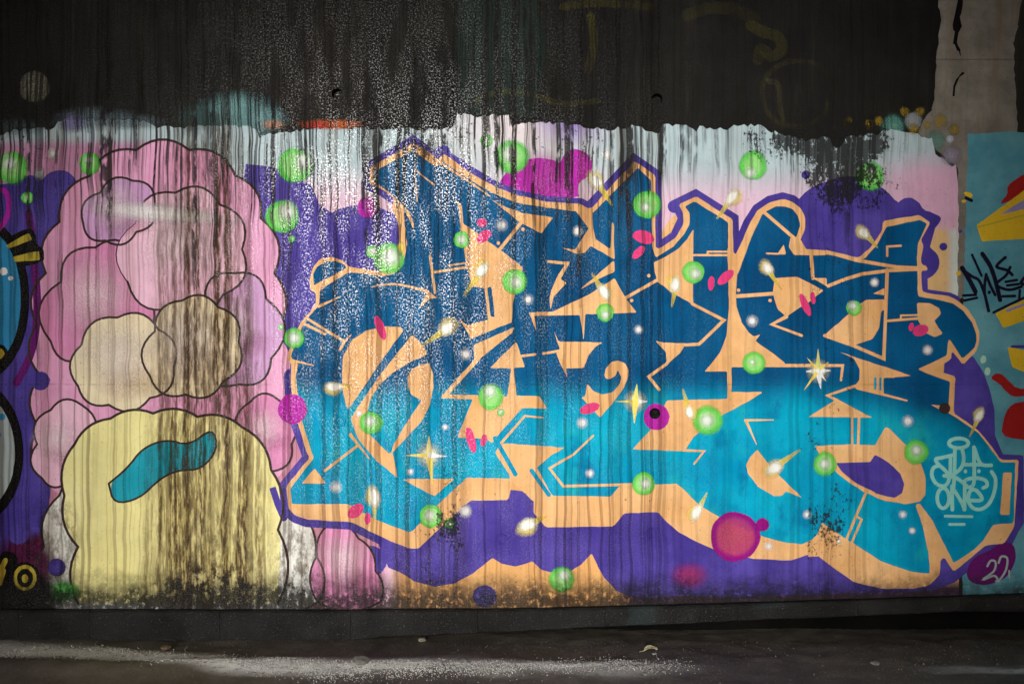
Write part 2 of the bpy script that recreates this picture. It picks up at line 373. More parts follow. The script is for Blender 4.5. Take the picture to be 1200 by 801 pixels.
# ------------------------------------------------------------------ ground
def ground_mat():
    m = bpy.data.materials.new('damp_dirt'); m.use_nodes = True; nt = m.node_tree; nb = NB(nt); bs = nt.nodes['Principled BSDF']
    g = nt.nodes.new('ShaderNodeNewGeometry'); s = nt.nodes.new('ShaderNodeSeparateXYZ'); nt.links.new(g.outputs['Position'], s.inputs[0])
    X, Y = s.outputs[0], s.outputs[1]
    P = g.outputs['Position']
    fine = nb.noise(P, 60.0, 6.0, .65); mid = nb.noise(P, 7.0, 5.0, .6); big = nb.noise(P, 1.1, 4.0)
    c = nb.mix(nb.sm(mid, .3, .7), rgba((.060, .052, .042)), rgba((.115, .10, .082)))
    c = nb.mix(nb.m('MULTIPLY', nb.sm(fine, .52, .7), .6), c, rgba((.19, .165, .135)))
    c = nb.mix(nb.m('MULTIPLY', nb.sm(nb.noise(P, 16.0, 4.0), .62, .74), .6), c, rgba((.11, .065, .04)))
    # pale mineral crust left by dried run-off, a band along the wall that dies out to the right
    vec = nb.comb(nb.m('MULTIPLY', X, 1.1), nb.m('MULTIPLY', Y, 3.0), 1.0)
    wv = nb.m('MULTIPLY', nb.m('SUBTRACT', nb.noise(vec, 1.0, 3.0), .5), .36)
    yy = nb.m('ADD', Y, wv)
    cen = nb.m('MULTIPLY_ADD', nb.sm(X, -3.0, -.9), -.30, -.24)
    d = nb.m('ABSOLUTE', nb.m('SUBTRACT', yy, cen))
    band = nb.m('MULTIPLY', nb.sm(d, .19, .02), nb.sm(X, 1.25, .3))
    far = nb.m('MULTIPLY', nb.sm(nb.m('ABSOLUTE', nb.m('SUBTRACT', yy, -.55)), .09, .01), nb.sm(X, 2.0, 2.6))
    band = nb.m('MAXIMUM', band, nb.m('MULTIPLY', far, .6))
    vec2 = nb.comb(nb.m('MULTIPLY', X, 20.0), nb.m('MULTIPLY', Y, 34.0), 3.0)
    crust = nb.m('MULTIPLY', band, nb.sm(nb.noise(vec2, 1.0, 6.0, .75), .30, .52))
    c = nb.mix(crust, c, rgba((.84, .84, .81)))
    nt.links.new(c, bs.inputs['Base Color'])
    nt.links.new(nb.m('MULTIPLY_ADD', mid, .3, .42), bs.inputs['Roughness'])
    hh = nb.m('ADD', nb.m('MULTIPLY', fine, .5), nb.m('ADD', nb.m('MULTIPLY', mid, .9), nb.m('MULTIPLY', crust, .5)))
    bp = nt.nodes.new('ShaderNodeBump'); bp.inputs['Strength'].default_value = .7; bp.inputs['Distance'].default_value = .012
    nt.links.new(hh, bp.inputs['Height']); nt.links.new(bp.outputs[0], bs.inputs['Normal'])
    return m
from mathutils import noise as mnz
def axis(lo, hi, step, far, out):
    a = []; v = lo
    while v <= hi + 1e-6: a.append(v); v += step
    pre = []; d = step; v = lo
    while v > far[0]: d *= 1.6; v -= d; pre.append(max(v, far[0]))
    post = []; d = step; v = a[-1]
    while v < far[1]: d *= 1.6; v += d; post.append(min(v, far[1]))
    return pre[::-1] + a + post
gx = axis(-4.0, 4.0, .03, (-150, 150), 0); gy = axis(-1.6, .30, .025, (-300, .32), 0)
def ghz(x, y):
    z = .010 * mnz.noise(Vector((x * 1.3, y * 2.5, 0))) + .005 * mnz.noise(Vector((x * 6, y * 9, 3))) + .002 * mnz.noise(Vector((x * 23, y * 25, 5)))
    z += (.034 + .012 * mnz.noise(Vector((x * 3, y * 5, 9)))) * math.exp(-((y + .60 - .12 * max(0, min(1, (-.9 - x) / 2)) + .05 * math.sin(x * 1.9)) / .13) ** 2) * max(0, min(1, (1.1 - x)))
    z += .004 * mnz.noise(Vector((x * 40, y * 44, 2))) * (1 if y > -1.2 else 0)
    return z - .012
vs = [(x, y, ghz(x, y) if abs(x) < 5 and y > -2 else -.012) for y in gy for x in gx]
nx_ = len(gx)
fs = [(j * nx_ + i, j * nx_ + i + 1, (j + 1) * nx_ + i + 1, (j + 1) * nx_ + i) for j in range(len(gy) - 1) for i in range(nx_ - 1)]
gme = mesh('ground', vs, fs)
for f in gme.polygons: f.use_smooth = True
ground = link('ground', gme, ground_mat()); tag(ground, 'damp brown dirt floor with a pale crusted streak', 'ground', kind='structure')

# ------------------------------------------------------------------ bridge deck overhead, and unseen blocks added to shade the wall's edges
def plain_concrete(name, c0, c1):
    m = bpy.data.materials.new(name); m.use_nodes = True; nb = NB(m.node_tree); bs = m.node_tree.nodes['Principled BSDF']
    g = nb.n.new('ShaderNodeNewGeometry'); n1 = nb.noise(g.outputs['Position'], 1.2, 7.0, .65)
    nb.l.new(nb.mix(nb.sm(n1, .3, .7), rgba(c0), rgba(c1)), bs.inputs['Base Color']); bs.inputs['Roughness'].default_value = .85
    bp = nb.n.new('ShaderNodeBump'); bp.inputs['Strength'].default_value = .4; bp.inputs['Distance'].default_value = .01
    nb.l.new(nb.noise(g.outputs['Position'], 30.0, 5.0), bp.inputs['Height']); nb.l.new(bp.outputs[0], bs.inputs['Normal'])
    return m
under = plain_concrete('underpass_concrete', (.10, .095, .09), (.2, .19, .175))
deck = link('bridge_deck', box_mesh('bridge_deck', -30, 30, -7.0, 1.2, 4.75, 5.6), under)
tag(deck, 'concrete bridge deck roofing over the painted wall', 'bridge')
for x0, x1, lb in ((1.12, 5.2, 'unseen concrete block added to shade the lettering end of the wall'), (-7.6, -3.5, 'unseen concrete block added to shade the pink end of the wall')):
    p = link('side_shade_block', box_mesh('side_shade_block', x0, x1, -9.8, -9.0, -.3, 6.2), under)  # unseen upright box, added to darken one end of the wall
    tag(p, lb, 'shade block')
low_block = link('low_shade_block', box_mesh('low_shade_block', -30, 30, -9.9, -9.82, -.3, 0.60), under)  # unseen low barrier, added to darken the foot of the wall
tag(low_block, 'unseen low concrete parapet facing the painted wall between the piers', 'blocker', kind='thing')

# ------------------------------------------------------------------ the wall itself
wall = bpy.data.objects.new('concrete_wall', None); col.objects.link(wall); wall.location = (0, 0, 0)
tag(wall, 'long blackened concrete wall covered with colourful spray painted graffiti', 'wall', kind='thing')
TOP, BOT, LEFT, RIGHT, JOINT = -206, 716, -900, 2100, 1127
holes = [(395, 110, 6.5), (770, 116, 6.5), (1113, 120, 6.0)]
def panel_with_holes(name, x0, x1, hs, mat):
    xs = [x0]
    for hx, hy, r in hs: xs += [hx - 12, hx + 12]
    xs.append(x1); vs = []; fs = []
    def quad(a, c, t, u):
        k = len(vs); vs.extend([W(a, t), W(c, t), W(c, u), W(a, u)]); fs.append((k, k + 3, k + 2, k + 1))
    for i in range(len(xs) - 1):
        a, c = xs[i], xs[i + 1]
        if i % 2 == 0: quad(a, c, TOP, BOT)
        else:
            hx, hy, r = hs[i // 2]
            quad(a, c, TOP, hy - 12); quad(a, c, hy + 12, BOT)
            n = 24; k = len(vs)
            for j in range(n):
                t = 2 * math.pi * (j + .5) / n; cx, cy = math.cos(t), math.sin(t); q = 12 / max(abs(cx), abs(cy))
                vs.extend([W(hx + cx * q, hy + cy * q), W(hx + cx * r, hy + cy * r), W(hx + cx * r * .9, hy + cy * r * .9, .05)])
            for q in ((-1, -1), (1, -1), (1, 1), (-1, 1)): pass
            for j in range(n):
                o, p2 = k + 3 * j, k + 3 * ((j + 1) % n)
                fs.append((o, o + 1, p2 + 1, p2)); fs.append((o + 1, o + 2, p2 + 2, p2 + 1))
            cnr = len(vs)
            for sgx in (1, -1):
                for sgy in (1, -1):
                    t = math.atan2(sgy, sgx) % (2 * math.pi); j = int(round(t / (2 * math.pi) * n - .5 - .5)) % n
                    vs.append(W(hx + 12 * sgx, hy + 12 * sgy)); fs.append((k + 3 * j, k + 3 * ((j + 1) % n), len(vs) - 1))
            kk = len(vs); vs.extend([vs[k + 3 * j + 2] for j in range(n)]); fs.append(tuple(range(kk, kk + n)))
    me = mesh(name, vs, fs)
    return link(name, me, M[mat], wall)
panel_with_holes('wall_panel', LEFT, JOINT, holes, 'dark')
panel_with_holes('wall_panel', JOINT, RIGHT, [], 'rwall')
link('wall_core', box_mesh('wall_core', W(LEFT, 0)[0], W(RIGHT, 0)[0], .32, .9, -.3, 4.75), under, wall)

# --- old markings on the blackened upper wall
old = soft('old_spray_mark', 588, 60, [(0, (40, 62, 54), .35), (45, (40, 62, 54), .35), (56, (40, 62, 54), .0)], 1, wall, sx=1.0, sy=1.6)
poly('old_paint_patch', [(535, -40), (640, -40), (640, 141), (535, 137)], 'dark', .6, wall)
M['rwall2'] = wall_mat('faded_green_paint', lin((36, 46, 42)))
poly('old_paint_patch', [(536, -60), (628, -60), (630, 138), (537, 134)], 'rwall2', 1.4, wall)
soft('grey_spray_ball', 40, 102, [(0, (120, 118, 104), .55), (12, (120, 118, 104), .5), (17, (116, 114, 100), .45), (19.5, (110, 108, 96), 0)], 2, wall)
for pts, wd, a in (([(880, 30), (895, 38), (912, 44), (916, 58), (904, 66), (892, 58), (888, 70)], 13, .055), ([(806, 18), (830, 10), (862, 12), (884, 22)], 14, .035),
                   ([(560, 118), (585, 108), (620, 110), (660, 122), (700, 118)], 7, .07), ([(692, 20), (696, 50), (690, 80)], 10, .08), ([(660, 8), (700, 4), (760, 8)], 9, .07)):
    stroke('old_spray_line', pts, wd, None, 2, wall, curve=True, alpha=(a, a * .5), colour=(170, 160, 60))
stroke('old_spray_line', [(972, 110), (968, 85), (945, 72), (915, 76), (895, 95), (896, 125), (915, 145), (945, 148), (965, 135), (972, 112)], 6, None, 2.6, wall, curve=True, alpha=(.035, .035), colour=(150, 140, 60))
stroke('old_spray_line', [(900, 95), (912, 100), (914, 125), (918, 140)], 6, None, 3.2, wall, curve=True, alpha=(.06, .04), colour=(150, 145, 80))
# pale run of bare concrete near the joint
bare = poly('bare_concrete_run', [(1101, -60), (1100, 10), (1102, 22), (1100, 50), (1097, 75), (1096, 105), (1092, 128), (1083, 142), (1076, 156), (1086, 165), (1127, 200), (1140, 200), (1193, 200), (1192, 130), (1189, 90), (1188, 50), (1193, 30), (1197, 0), (1199, -60)], 'bare', 2, wall, jit=1.2)
poly('bare_concrete_run', [(1122, 150), (1136, 150), (1137, 260), (1134, 345), (1122, 352), (1123, 260)], 'bare', 2.7, wall, jit=1.0)
poly('crack', [(1123, -60), (1127, -20), (1128, 8), (1125, 18), (1127, 30), (1122, 40), (1122, 52), (1125, 60), (1126, 67), (1122, 60), (1117, 52), (1118, 36), (1116, 28), (1120, 14), (1122, -2), (1119, -30)], 'black', 3, bare, jit=.9)
poly('crack', [(1128, 84), (1131, 86), (1125, 90), (1120, 100), (1118, 114), (1116, 113), (1117, 102), (1121, 92)], 'black', 3, bare, jit=.6)

# --- background coats of the mural
def bg_colour(px, py):
    k1 = lambda v: max(0, min(1, v))
    def mixc(a, c, t):
        t = max(0, min(1, t)); t = t * t * (3 - 2 * t)
        return tuple(a[i] + (c[i] - a[i]) * t for i in range(3))
    top = (182, 202, 208); pink = (230, 192, 214)
    c = mixc(top, pink, (py - 185) / 60)
    c = mixc(c, (232, 222, 226), k1(1 - abs(px - 610) / 150) * k1(1 - (py - 150) / 120))
    c = mixc(c, (150, 130, 200), k1(1 - abs(px - 668) / 60) * k1(1 - (py - 140) / 45))
    if px < 230: c = mixc(c, (196, 140, 176), k1((py - 160) / 14) * k1((230 - px) / 60))
    c = mixc(c, (226, 178, 206), k1((px - 1000) / 80) * k1((py - 170) / 40))
    c = mixc(c, (226, 186, 130), k1(1 - abs(px - 1098) / 26) * 1.6 * (1 if py > 262 else 0) * min(1, (py - 262) / 14))
    c = mixc(c, (214, 222, 216), k1((px - 1108) / 10) * (1 if py > 268 else 0))
    if py > 420:
        c = mixc(c, (206, 140, 164), (460 - px) / 20)
        c = mixc(c, (228, 172, 108), (px - 452) / 24)
    if px > 720: c = mixc(c, (84, 58, 84), k1((py - 676) / 12) * k1((px - 720) / 30))
    if px < 60: c = mixc(c, (150, 60, 120), (py - 230) / 120)
    return c
top_edge = [(-420, 152), (0, 158), (20, 152), (60, 151), (72, 141), (140, 140), (178, 143), (182, 150), (240, 149), (268, 147), (300, 150), (303, 161), (330, 155), (352, 153), (385, 150), (440, 151), (500, 152), (531, 150),
            (534, 134), (557, 136), (597, 134), (600, 147), (613, 143), (653, 145), (690, 150), (713, 152), (740, 148), (773, 156), (776, 147), (800, 147), (817, 154), (820, 148), (853, 153), (857, 147), (887, 147), (907, 155),
            (947, 165), (970, 160), (977, 172), (984, 172), (993, 160), (1030, 157), (1036, 152), (1057, 153), (1083, 160), (1092, 163), (1094, 180), (1107, 186), (1109, 193), (1122, 194), (1125, 260)]
def top_at(px):
    for (a, c), (d, e) in zip(top_edge, top_edge[1:]):
        if a <= px <= d: return c + (e - c) * (px - a) / max(d - a, 1e-6)
    return 260
cols_x = [-420 + 20 * i for i in range(21)] + [4 * i for i in range(1, 281)] + [1123.5]
vs = []; cl = []; fs = []; NR = 60
for x in cols_x:
    t = top_at(x) + random.uniform(-2.2, 2.2) * (1 if x > 0 else .3)
    bt = 712 if x < 600 else 712 - (x - 600) * .028
    if x > 1090: bt = 700
    for j in range(NR + 1):
        q = j / NR; py = t + (bt - t) * (q ** 1.35)
        vs.append(W(x, py, -STEP * 3)); cl.append((*lin(bg_colour(x, py)), 1.0))
for i in range(len(cols_x) - 1):
    for j in range(NR):
        a = i * (NR + 1) + j; fs.append((a, a + 1, a + NR + 2, a + NR + 1))
me = mesh('mural_background', vs, fs)
if me.polygons[0].normal.y > 0: me.flip_normals()
at = me.attributes.new('paint', 'FLOAT_COLOR', 'POINT')
for i, c in enumerate(cl): at.data[i].color = c
mural = link('mural_background', me, wall_mat('faded_background_paint', alpha_attr=True, opaque=True), wall)
mural['label'] = 'faded white, pink and lilac background coat with ragged top edge'
# sprayed fringe above the background coat
soft('teal_haze', 278, 140, [(0, (116, 160, 160), .75), (26, (110, 150, 152), .6), (46, (80, 120, 124), 0)], 2.2, wall, sx=1.3, sy=.8)
for x, y, r, sx, sy, c, a in ((276, 128, 22, 1.0, .9, (130, 176, 176), .6), (305, 138, 22, 1.5, .55, (120, 164, 168), .55), (112, 140, 26, 1.9, .55, (120, 140, 150), .6), (160, 143, 20, 1.6, .5, (100, 116, 124), .55),
                             (85, 145, 14, 1.2, .8, (140, 130, 190), .6), (228, 140, 20, 1.3, .9, (70, 96, 96), .5), (390, 146, 26, 1.5, .25, (210, 110, 60), .7), (372, 147, 12, 1.6, .4, (196, 60, 60), .6), (22, 150, 22, 1.6, .5, (80, 96, 100), .5), (320, 146, 12, 1.2, .5, (206, 150, 120), .6)):
    soft('spray_haze', x, y, [(0, c, a), (r * .5, c, a * .85), (r * .85, c, a * .35), (r * 1.15, c, 0)], 3.7, wall, sx=sx, sy=sy, wob=.06)
soft('teal_spray_ball', 1046, 148, [(0, (120, 176, 160), .7), (11, (90, 150, 140), .65), (16, (60, 110, 104), 0)], 2.4, wall)
soft('grey_spray_ball', 1070, 142, [(0, (170, 176, 178), .8), (9, (150, 158, 160), .7), (12, (120, 126, 126), 0)], 3.4, wall)
for x, y, r in ((994, 143, 6), (1018, 146, 6), (1029, 142, 6), (1060, 131, 6), (1078, 131, 6), (1071, 151, 7), (1102, 142, 9), (1118, 152, 7), (1086, 147, 5)):
    soft('gold_spray_dot', x, y, [(0, (176, 150, 50), .6), (r * .7, (170, 140, 50), .45), (r * 1.1, (130, 110, 50), 0)], 4.0 + random.random() * .5, wall, n=16, wob=.07)
soft('pale_spray_dot', 1113, 163, [(0, (200, 204, 214), .9), (4, (190, 194, 206), .7), (6, (150, 150, 160), 0)], 4, wall, n=14)
soft('teal_spray_ball', 1096, 165, [(0, (110, 160, 148), .6), (9, (100, 150, 138), .5), (14, (90, 120, 110), 0)], 2.6, wall)
soft('pale_spray_dot', 1115, 182, [(0, (170, 160, 180), .7), (9, (160, 150, 172), .5), (14, (140, 140, 140), 0)], 2.9, wall)

# --- violet clouds behind everything
def cloud(pts, s=1, mat='violet', layer=5, name='violet_cloud'): return poly(name, pts, mat, layer, mural, smooth=s)
cloud([(284, 192), (300, 193), (326, 197), (337, 208), (345, 212), (358, 213), (366, 219), (371, 230), (373, 240), (381, 244), (388, 250), (396, 245), (416, 240), (440, 242), (462, 250), (474, 262), (480, 300), (420, 330), (372, 345), (352, 395), (352, 460), (356, 470), (325, 470), (300, 380), (290, 260)], 1)
cloud([(-60, 225), (20, 214), (32, 205), (44, 206), (50, 212), (56, 203), (66, 199.5), (78, 200), (87, 207), (93, 220), (90, 300), (70, 420), (60, 470), (62, 560), (50, 640), (-60, 660)], 1)
cloud([(926, 245), (940, 228), (954, 218), (974, 210), (1000, 205), (1020, 213), (1040, 224), (1051, 238), (1058, 233), (1066, 231), (1076, 236), (1082, 246), (1092, 249), (1103, 254), (1102, 259), (1092, 272), (1088, 280), (1089, 290), (1098, 297), (1101, 306), (1099, 317), (1090, 325), (1083, 328), (1060, 330), (960, 330), (930, 310)], 1)
cloud([(1110, 405), (1140, 417), (1153, 437), (1161, 461), (1165, 480), (1166, 510), (1175, 532), (1199, 533), (1200, 612), (1182, 640), (1150, 656), (1118, 682), (1095, 690), (1085, 650), (1100, 470)], 0)
cloud([(440, 625), (448, 650), (456, 665), (467, 669), (487, 681), (510, 687), (532, 683), (553, 672), (567, 661), (577, 653), (588, 660), (603, 663), (616, 660), (624, 657), (634, 667), (653, 672), (668, 669), (682, 660), (693, 648), (700, 662), (708, 676), (722, 691), (740, 699), (768, 700), (800, 697), (860, 699), (930, 697), (1000, 694), (1060, 693), (1100, 690), (1090, 650), (880, 600), (560, 570), (480, 600)], 0)
cloud(ell(433, 657, 20, 18.5), 0, layer=5.6, name='violet_dot')
cloud(ell(568, 698, 14, 13), 0, layer=5.6, name='violet_dot')
for x, y, r in ((48, 446, 11), (67, 664, 10.5), (27, 604, 10), (22, 624, 13), (45, 507, 9), (1105, 289, 4.5), (944, 205, 5), (1117, 347.5, 3), (1125, 271, 2)):
    cloud(ell(x, y, r, r), 0, layer=9.3, name='violet_dot')

# --- plain cloudscape standing in for the left painting, in the same colours
def scallop(an, bulge=.30, n=7):
    q = []
    for i in range(len(an)):
        (a, c), (d, e) = an[i], an[(i + 1) % len(an)]
        nx, ny = (e - c), -(d - a)
        for k in range(n):
            t = k / n; h = bulge * 4 * t * (1 - t)
            q.append((a + (d - a) * t + nx * h, c + (e - c) * t + ny * h))
    return q
def puff(name, an, mat, layer, bulge=.3, line=2.6, parent=None):
    p = scallop(an, bulge); o = poly(name, p, mat, layer, parent or art, rc=0, jit=.25)
    cx = sum(q[0] for q in an) / len(an); cy = sum(q[1] for q in an) / len(an); rr = min(max(q[0] for q in an) - cx, cy - min(q[1] for q in an)) * .95
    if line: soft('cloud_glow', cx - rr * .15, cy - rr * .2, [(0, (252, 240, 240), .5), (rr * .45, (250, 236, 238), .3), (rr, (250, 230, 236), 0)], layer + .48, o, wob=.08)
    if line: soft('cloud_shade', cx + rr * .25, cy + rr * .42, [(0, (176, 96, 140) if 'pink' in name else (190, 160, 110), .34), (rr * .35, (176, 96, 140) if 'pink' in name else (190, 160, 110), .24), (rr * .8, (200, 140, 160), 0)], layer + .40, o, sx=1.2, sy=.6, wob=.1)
    if line: stroke('cloud_line', p + [p[0]], line, 'brownline', layer + .3, parent or art)
    return o
A0 = [(52, 560), (46, 500), (48, 440), (44, 380), (54, 320), (70, 260), (106, 206), (160, 176), (222, 176), (276, 206), (306, 256), (322, 320), (322, 390), (334, 450), (342, 520), (300, 570), (190, 560), (100, 580)]
art = poly('cloudscape_painting', scallop(A0, .2), 'pink', 7, wall, rc=0)
art['label'] = 'heaped pink, cream and yellow painted clouds under a broad brown run-off stain'
stroke('cloud_line', scallop(A0, .2)[:85], 3, 'brownline', 7.5, art)
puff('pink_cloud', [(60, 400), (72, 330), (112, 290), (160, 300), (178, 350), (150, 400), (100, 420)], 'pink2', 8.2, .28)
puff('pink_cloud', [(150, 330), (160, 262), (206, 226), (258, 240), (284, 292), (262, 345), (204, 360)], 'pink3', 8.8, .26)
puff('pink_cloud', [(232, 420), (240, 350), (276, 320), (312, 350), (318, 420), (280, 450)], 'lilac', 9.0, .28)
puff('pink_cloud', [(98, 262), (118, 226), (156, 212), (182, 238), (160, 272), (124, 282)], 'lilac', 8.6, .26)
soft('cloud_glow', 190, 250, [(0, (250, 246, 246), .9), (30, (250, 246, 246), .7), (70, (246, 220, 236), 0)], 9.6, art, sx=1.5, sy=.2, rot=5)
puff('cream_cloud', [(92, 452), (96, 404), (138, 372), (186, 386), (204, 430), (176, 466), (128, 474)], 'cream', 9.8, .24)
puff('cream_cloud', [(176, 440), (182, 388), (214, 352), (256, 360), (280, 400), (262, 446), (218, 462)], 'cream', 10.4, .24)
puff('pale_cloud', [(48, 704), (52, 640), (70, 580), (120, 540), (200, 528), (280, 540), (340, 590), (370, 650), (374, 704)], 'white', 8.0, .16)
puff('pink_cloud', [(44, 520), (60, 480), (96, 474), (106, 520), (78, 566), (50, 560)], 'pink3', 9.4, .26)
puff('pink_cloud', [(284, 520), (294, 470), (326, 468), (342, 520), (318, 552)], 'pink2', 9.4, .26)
Y0 = [(92, 706), (92, 640), (76, 580), (88, 520), (130, 490), (180, 484), (232, 488), (284, 500), (318, 550), (326, 620), (326, 706)]
ya = poly('yellow_cloud', scallop(Y0[:-1], .14)[:-7] + [(326, 706)], 'yellow', 11, art, rc=0)
stroke('cloud_line', scallop(Y0, .14)[:71], 3, 'brownline', 11.4, art)
tw = [(128, 566), (150, 548), (168, 524), (196, 514), (222, 522), (250, 500), (256, 526), (236, 550), (210, 550), (188, 560), (164, 584), (134, 590)]
poly('teal_wave', tw, 'teal', 12, art, smooth=2)
stroke('cloud_line', chaikin(tw + [tw[0]], 2, False), 2.4, 'brownline', 12.5, art)
puff('pink_cloud', [(372, 704), (372, 650), (388, 612), (420, 630), (440, 668), (446, 704)], 'pink2', 8.4, .16, 2.4)

# --- shapes cut by the left edge
edge = poly('rounded_letter_shape', ell(-20, 350, 55, 95, 0, 48), 'black', 8, wall, rc=0)
edge['label'] = 'blue rounded letter bowl with thick black outline'
poly('letter_fill', ell(-21, 350, 46, 83, 0, 48), 'skyblue', 9, edge, rc=0)
for x, y, r in ((5, 318, 4.6), (13, 326, 2.8)): poly('highlight', ell(x, y, r, r), 'white', 10, edge, rc=0)
poly('letter_counter', ell(-1, 414, 11, 11), 'black', 10, edge, rc=0); poly('letter_counter', ell(-1, 414, 6.5, 6.5), 'olive', 11, edge, rc=0)
edge2 = poly('rounded_letter_shape', ell(-22, 530, 50, 80, 0, 48), 'black', 8.4, wall, rc=0)
edge2['label'] = 'grey rounded letter bowl with thick black outline'
poly('letter_fill', ell(-22, 530, 40, 66, 0, 48), 'greyblue', 9.2, edge2, rc=0)
for x, y, r in ((3, 488, 4), (-1, 509, 3)): poly('letter_dot', ell(x, y, r, r), 'skyblue', 10, edge2, rc=0)
stroke('maroon_rim', [(34, 250), (40, 300), (44, 360), (38, 410), (20, 448)], 9, 'maroon', 7.4, wall, curve=True)
stroke('maroon_rim', [(-6, 222), (8, 226), (10, 250), (0, 268)], 6, 'magenta', 7.9, wall, curve=True)
chips = poly('black_backing', [(0, 284), (34, 266), (42, 272), (44, 288), (52, 290), (52, 309), (14, 313), (10, 298), (0, 294)], 'black', 9, wall, smooth=1)
poly('yellow_chip', [(7, 288), (34, 273), (38, 281), (12, 291)], 'olive', 10, chips); poly('yellow_chip', [(15, 301), (46, 294), (47.5, 305), (18, 307)], 'olive', 10, chips)
soft('maroon_spray', 30, 664, [(0, (84, 26, 66), .95), (24, (84, 26, 66), .9), (38, (90, 30, 80), .0)], 8, wall, sy=1.25)
soft('black_spray', 14, 694, [(0, (16, 14, 20), 1), (40, (16, 14, 20), .95), (62, (16, 14, 20), 0)], 8.7, wall, sy=.5)
yo = poly('letter_o', ell(30, 676, 17, 18.5, 0, 32, .02), 'black', 10, wall); yo['label'] = 'olive letter O with black outline by the plinth'
poly('letter_fill', ell(30, 676, 13.5, 15, 0, 28), 'olive', 10.7, yo); poly('letter_counter', ell(30, 676.5, 9.5, 11, 0, 28), 'black', 11.3, yo); poly('letter_fill', ell(30, 677, 4, 5, 0, 20), 'olive', 11.9, yo)
yl = stroke('letter_y', [(-14, 654), (-2, 664), (8, 652), (15, 656), (8, 672), (6, 690)], 13, 'black', 9.4, wall, curve=True); yl['label'] = 'olive letter Y with black outline by the plinth'
stroke('letter_fill', [(-14, 656), (-1, 667), (7, 656)], 6, 'olive', 10.4, yl, curve=True); stroke('letter_fill', [(4, 668), (0, 682)], 7, 'olive', 10.9, yl)

# --- magenta
mg = poly('magenta_cloud', [(583, 219), (590, 206), (602, 193), (620, 186), (636, 185), (650, 188), (657, 192), (660, 182), (668, 175), (678, 175), (689, 180), (694, 192), (693, 203), (687, 209), (679, 213), (677, 224), (679, 232), (640, 232), (604, 226)], 'magenta', 5, mural, smooth=1)
soft('magenta_sheen', 636, 203, [(0, (206, 72, 190), .6), (18, (206, 72, 190), .3), (30, (190, 50, 176), 0)], 5.6, mural)

# --- the lettering
SIL = [(484, 168), (433, 197), (433, 216), (448, 222), (462, 233), (459, 245), (466, 258), (468, 275), (468, 290), (470, 302), (460, 314), (448, 318), (424, 315), (408, 312), (404, 306), (390, 301), (376, 303), (367, 313), (363, 326), (364, 341),
       (370, 342), (370, 358), (360, 369), (354, 376), (349, 386), (340, 408), (336, 419), (337, 422), (342, 425), (341, 440), (342, 460), (350, 498), (360, 530), (363, 536), (336, 569), (338, 594), (346, 603), (360, 608), (412, 611), (448, 629), (480, 642), (490, 642),
       (551, 586), (596, 585), (601, 563), (604, 561), (626, 563), (625, 600), (640, 617), (719, 616), (731, 601), (771, 599), (780, 610), (794, 622), (820, 636), (844, 646), (884, 654), (925, 656), (953, 647), (973, 662), (1000, 681), (1033, 689), (1067, 689), (1088, 685), (1100, 674), (1102, 655),
       (1106, 652), (1117, 669), (1155, 638), (1176, 636), (1188, 616), (1193, 538), (1172, 538), (1164, 526), (1147, 505), (1117, 483), (1119, 441), (1093, 433), (1114, 421), (1115, 411), (1128, 427), (1143, 412), (1147, 400), (1147, 389), (1143, 377), (1133, 361), (1120, 351), (1112, 347),
       (1084, 343), (1080, 341), (1079, 317), (1085, 317), (1086, 312), (1079, 310), (1079, 300), (1082, 288), (1078, 282), (1090, 261), (1077, 252), (1034, 259), (1033, 271), (1020, 290), (1006, 302), (968, 293), (944, 292), (934, 290), (943, 268), (943, 255), (938, 244), (928, 236), (917, 233), (902, 237), (888, 246), (878, 262), (866, 290), (861, 300),
       (859, 294), (858, 257), (815, 230), (795, 240), (800, 248), (801, 262), (792, 278), (774, 291), (768, 291), (768, 206), (743, 189), (694, 243), (690, 245), (680, 239), (638, 236), (606, 229), (580, 219), (550, 202), (520, 180), (513, 187), (496, 174)]
def outline(pts, wd=15, layer=6): stroke('letter_outline', pts, wd, 'violet', layer, letters)
letters = poly('graffiti_lettering', SIL, 'peach', 12, wall, rc=2)
letters['label'] = 'sprawling wildstyle lettering, dark blue above and cyan below, outlined in peach'
def seg(a, c):
    i = SIL.index(a); j = SIL.index(c)
    return SIL[i:j + 1] if i <= j else SIL[i:] + SIL[:j + 1]
outline(seg((1188, 616), (1176, 636))[::-1] if False else [(1192, 540), (1190, 612), (1178, 636), (1156, 640), (1118, 670), (1104, 655)], 15, 6)
outline(list(reversed([(1120, 351), (1112, 347), (1084, 343), (1080, 341)])), 9, 11)
outline([(1080, 341), (1079, 300), (1090, 261), (1077, 252)], 14, 6)
outline([(940, 246), (928, 236), (917, 233), (902, 237), (888, 246), (878, 262), (866, 290), (861, 302), (859, 290), (858, 257), (815, 230), (790, 242)], 15, 6)
outline([(795, 240), (802, 256), (792, 278), (769, 292), (768, 206), (743, 189), (690, 245), (680, 240), (638, 237), (606, 230), (580, 220), (550, 202), (516, 180)], 15, 6.6)
outline([(520, 178), (512, 187), (484, 167), (433, 197), (433, 216), (448, 222), (463, 233)], 15, 7.2)
outline([(341, 440), (342, 460), (350, 498), (363, 536), (335, 570), (338, 597), (347, 604), (360, 609), (412, 612), (448, 630), (484, 643), (552, 587)], 16, 10.6)
stroke('letter_outline', [(320, 572), (326, 590), (333, 606)], 8, 'violet', 10.6, letters)
poly('tan_patch', [(772, 284), (776, 270), (786, 256), (793, 251), (796, 262), (788, 276)], 'peach', 4.5, mural, smooth=1)
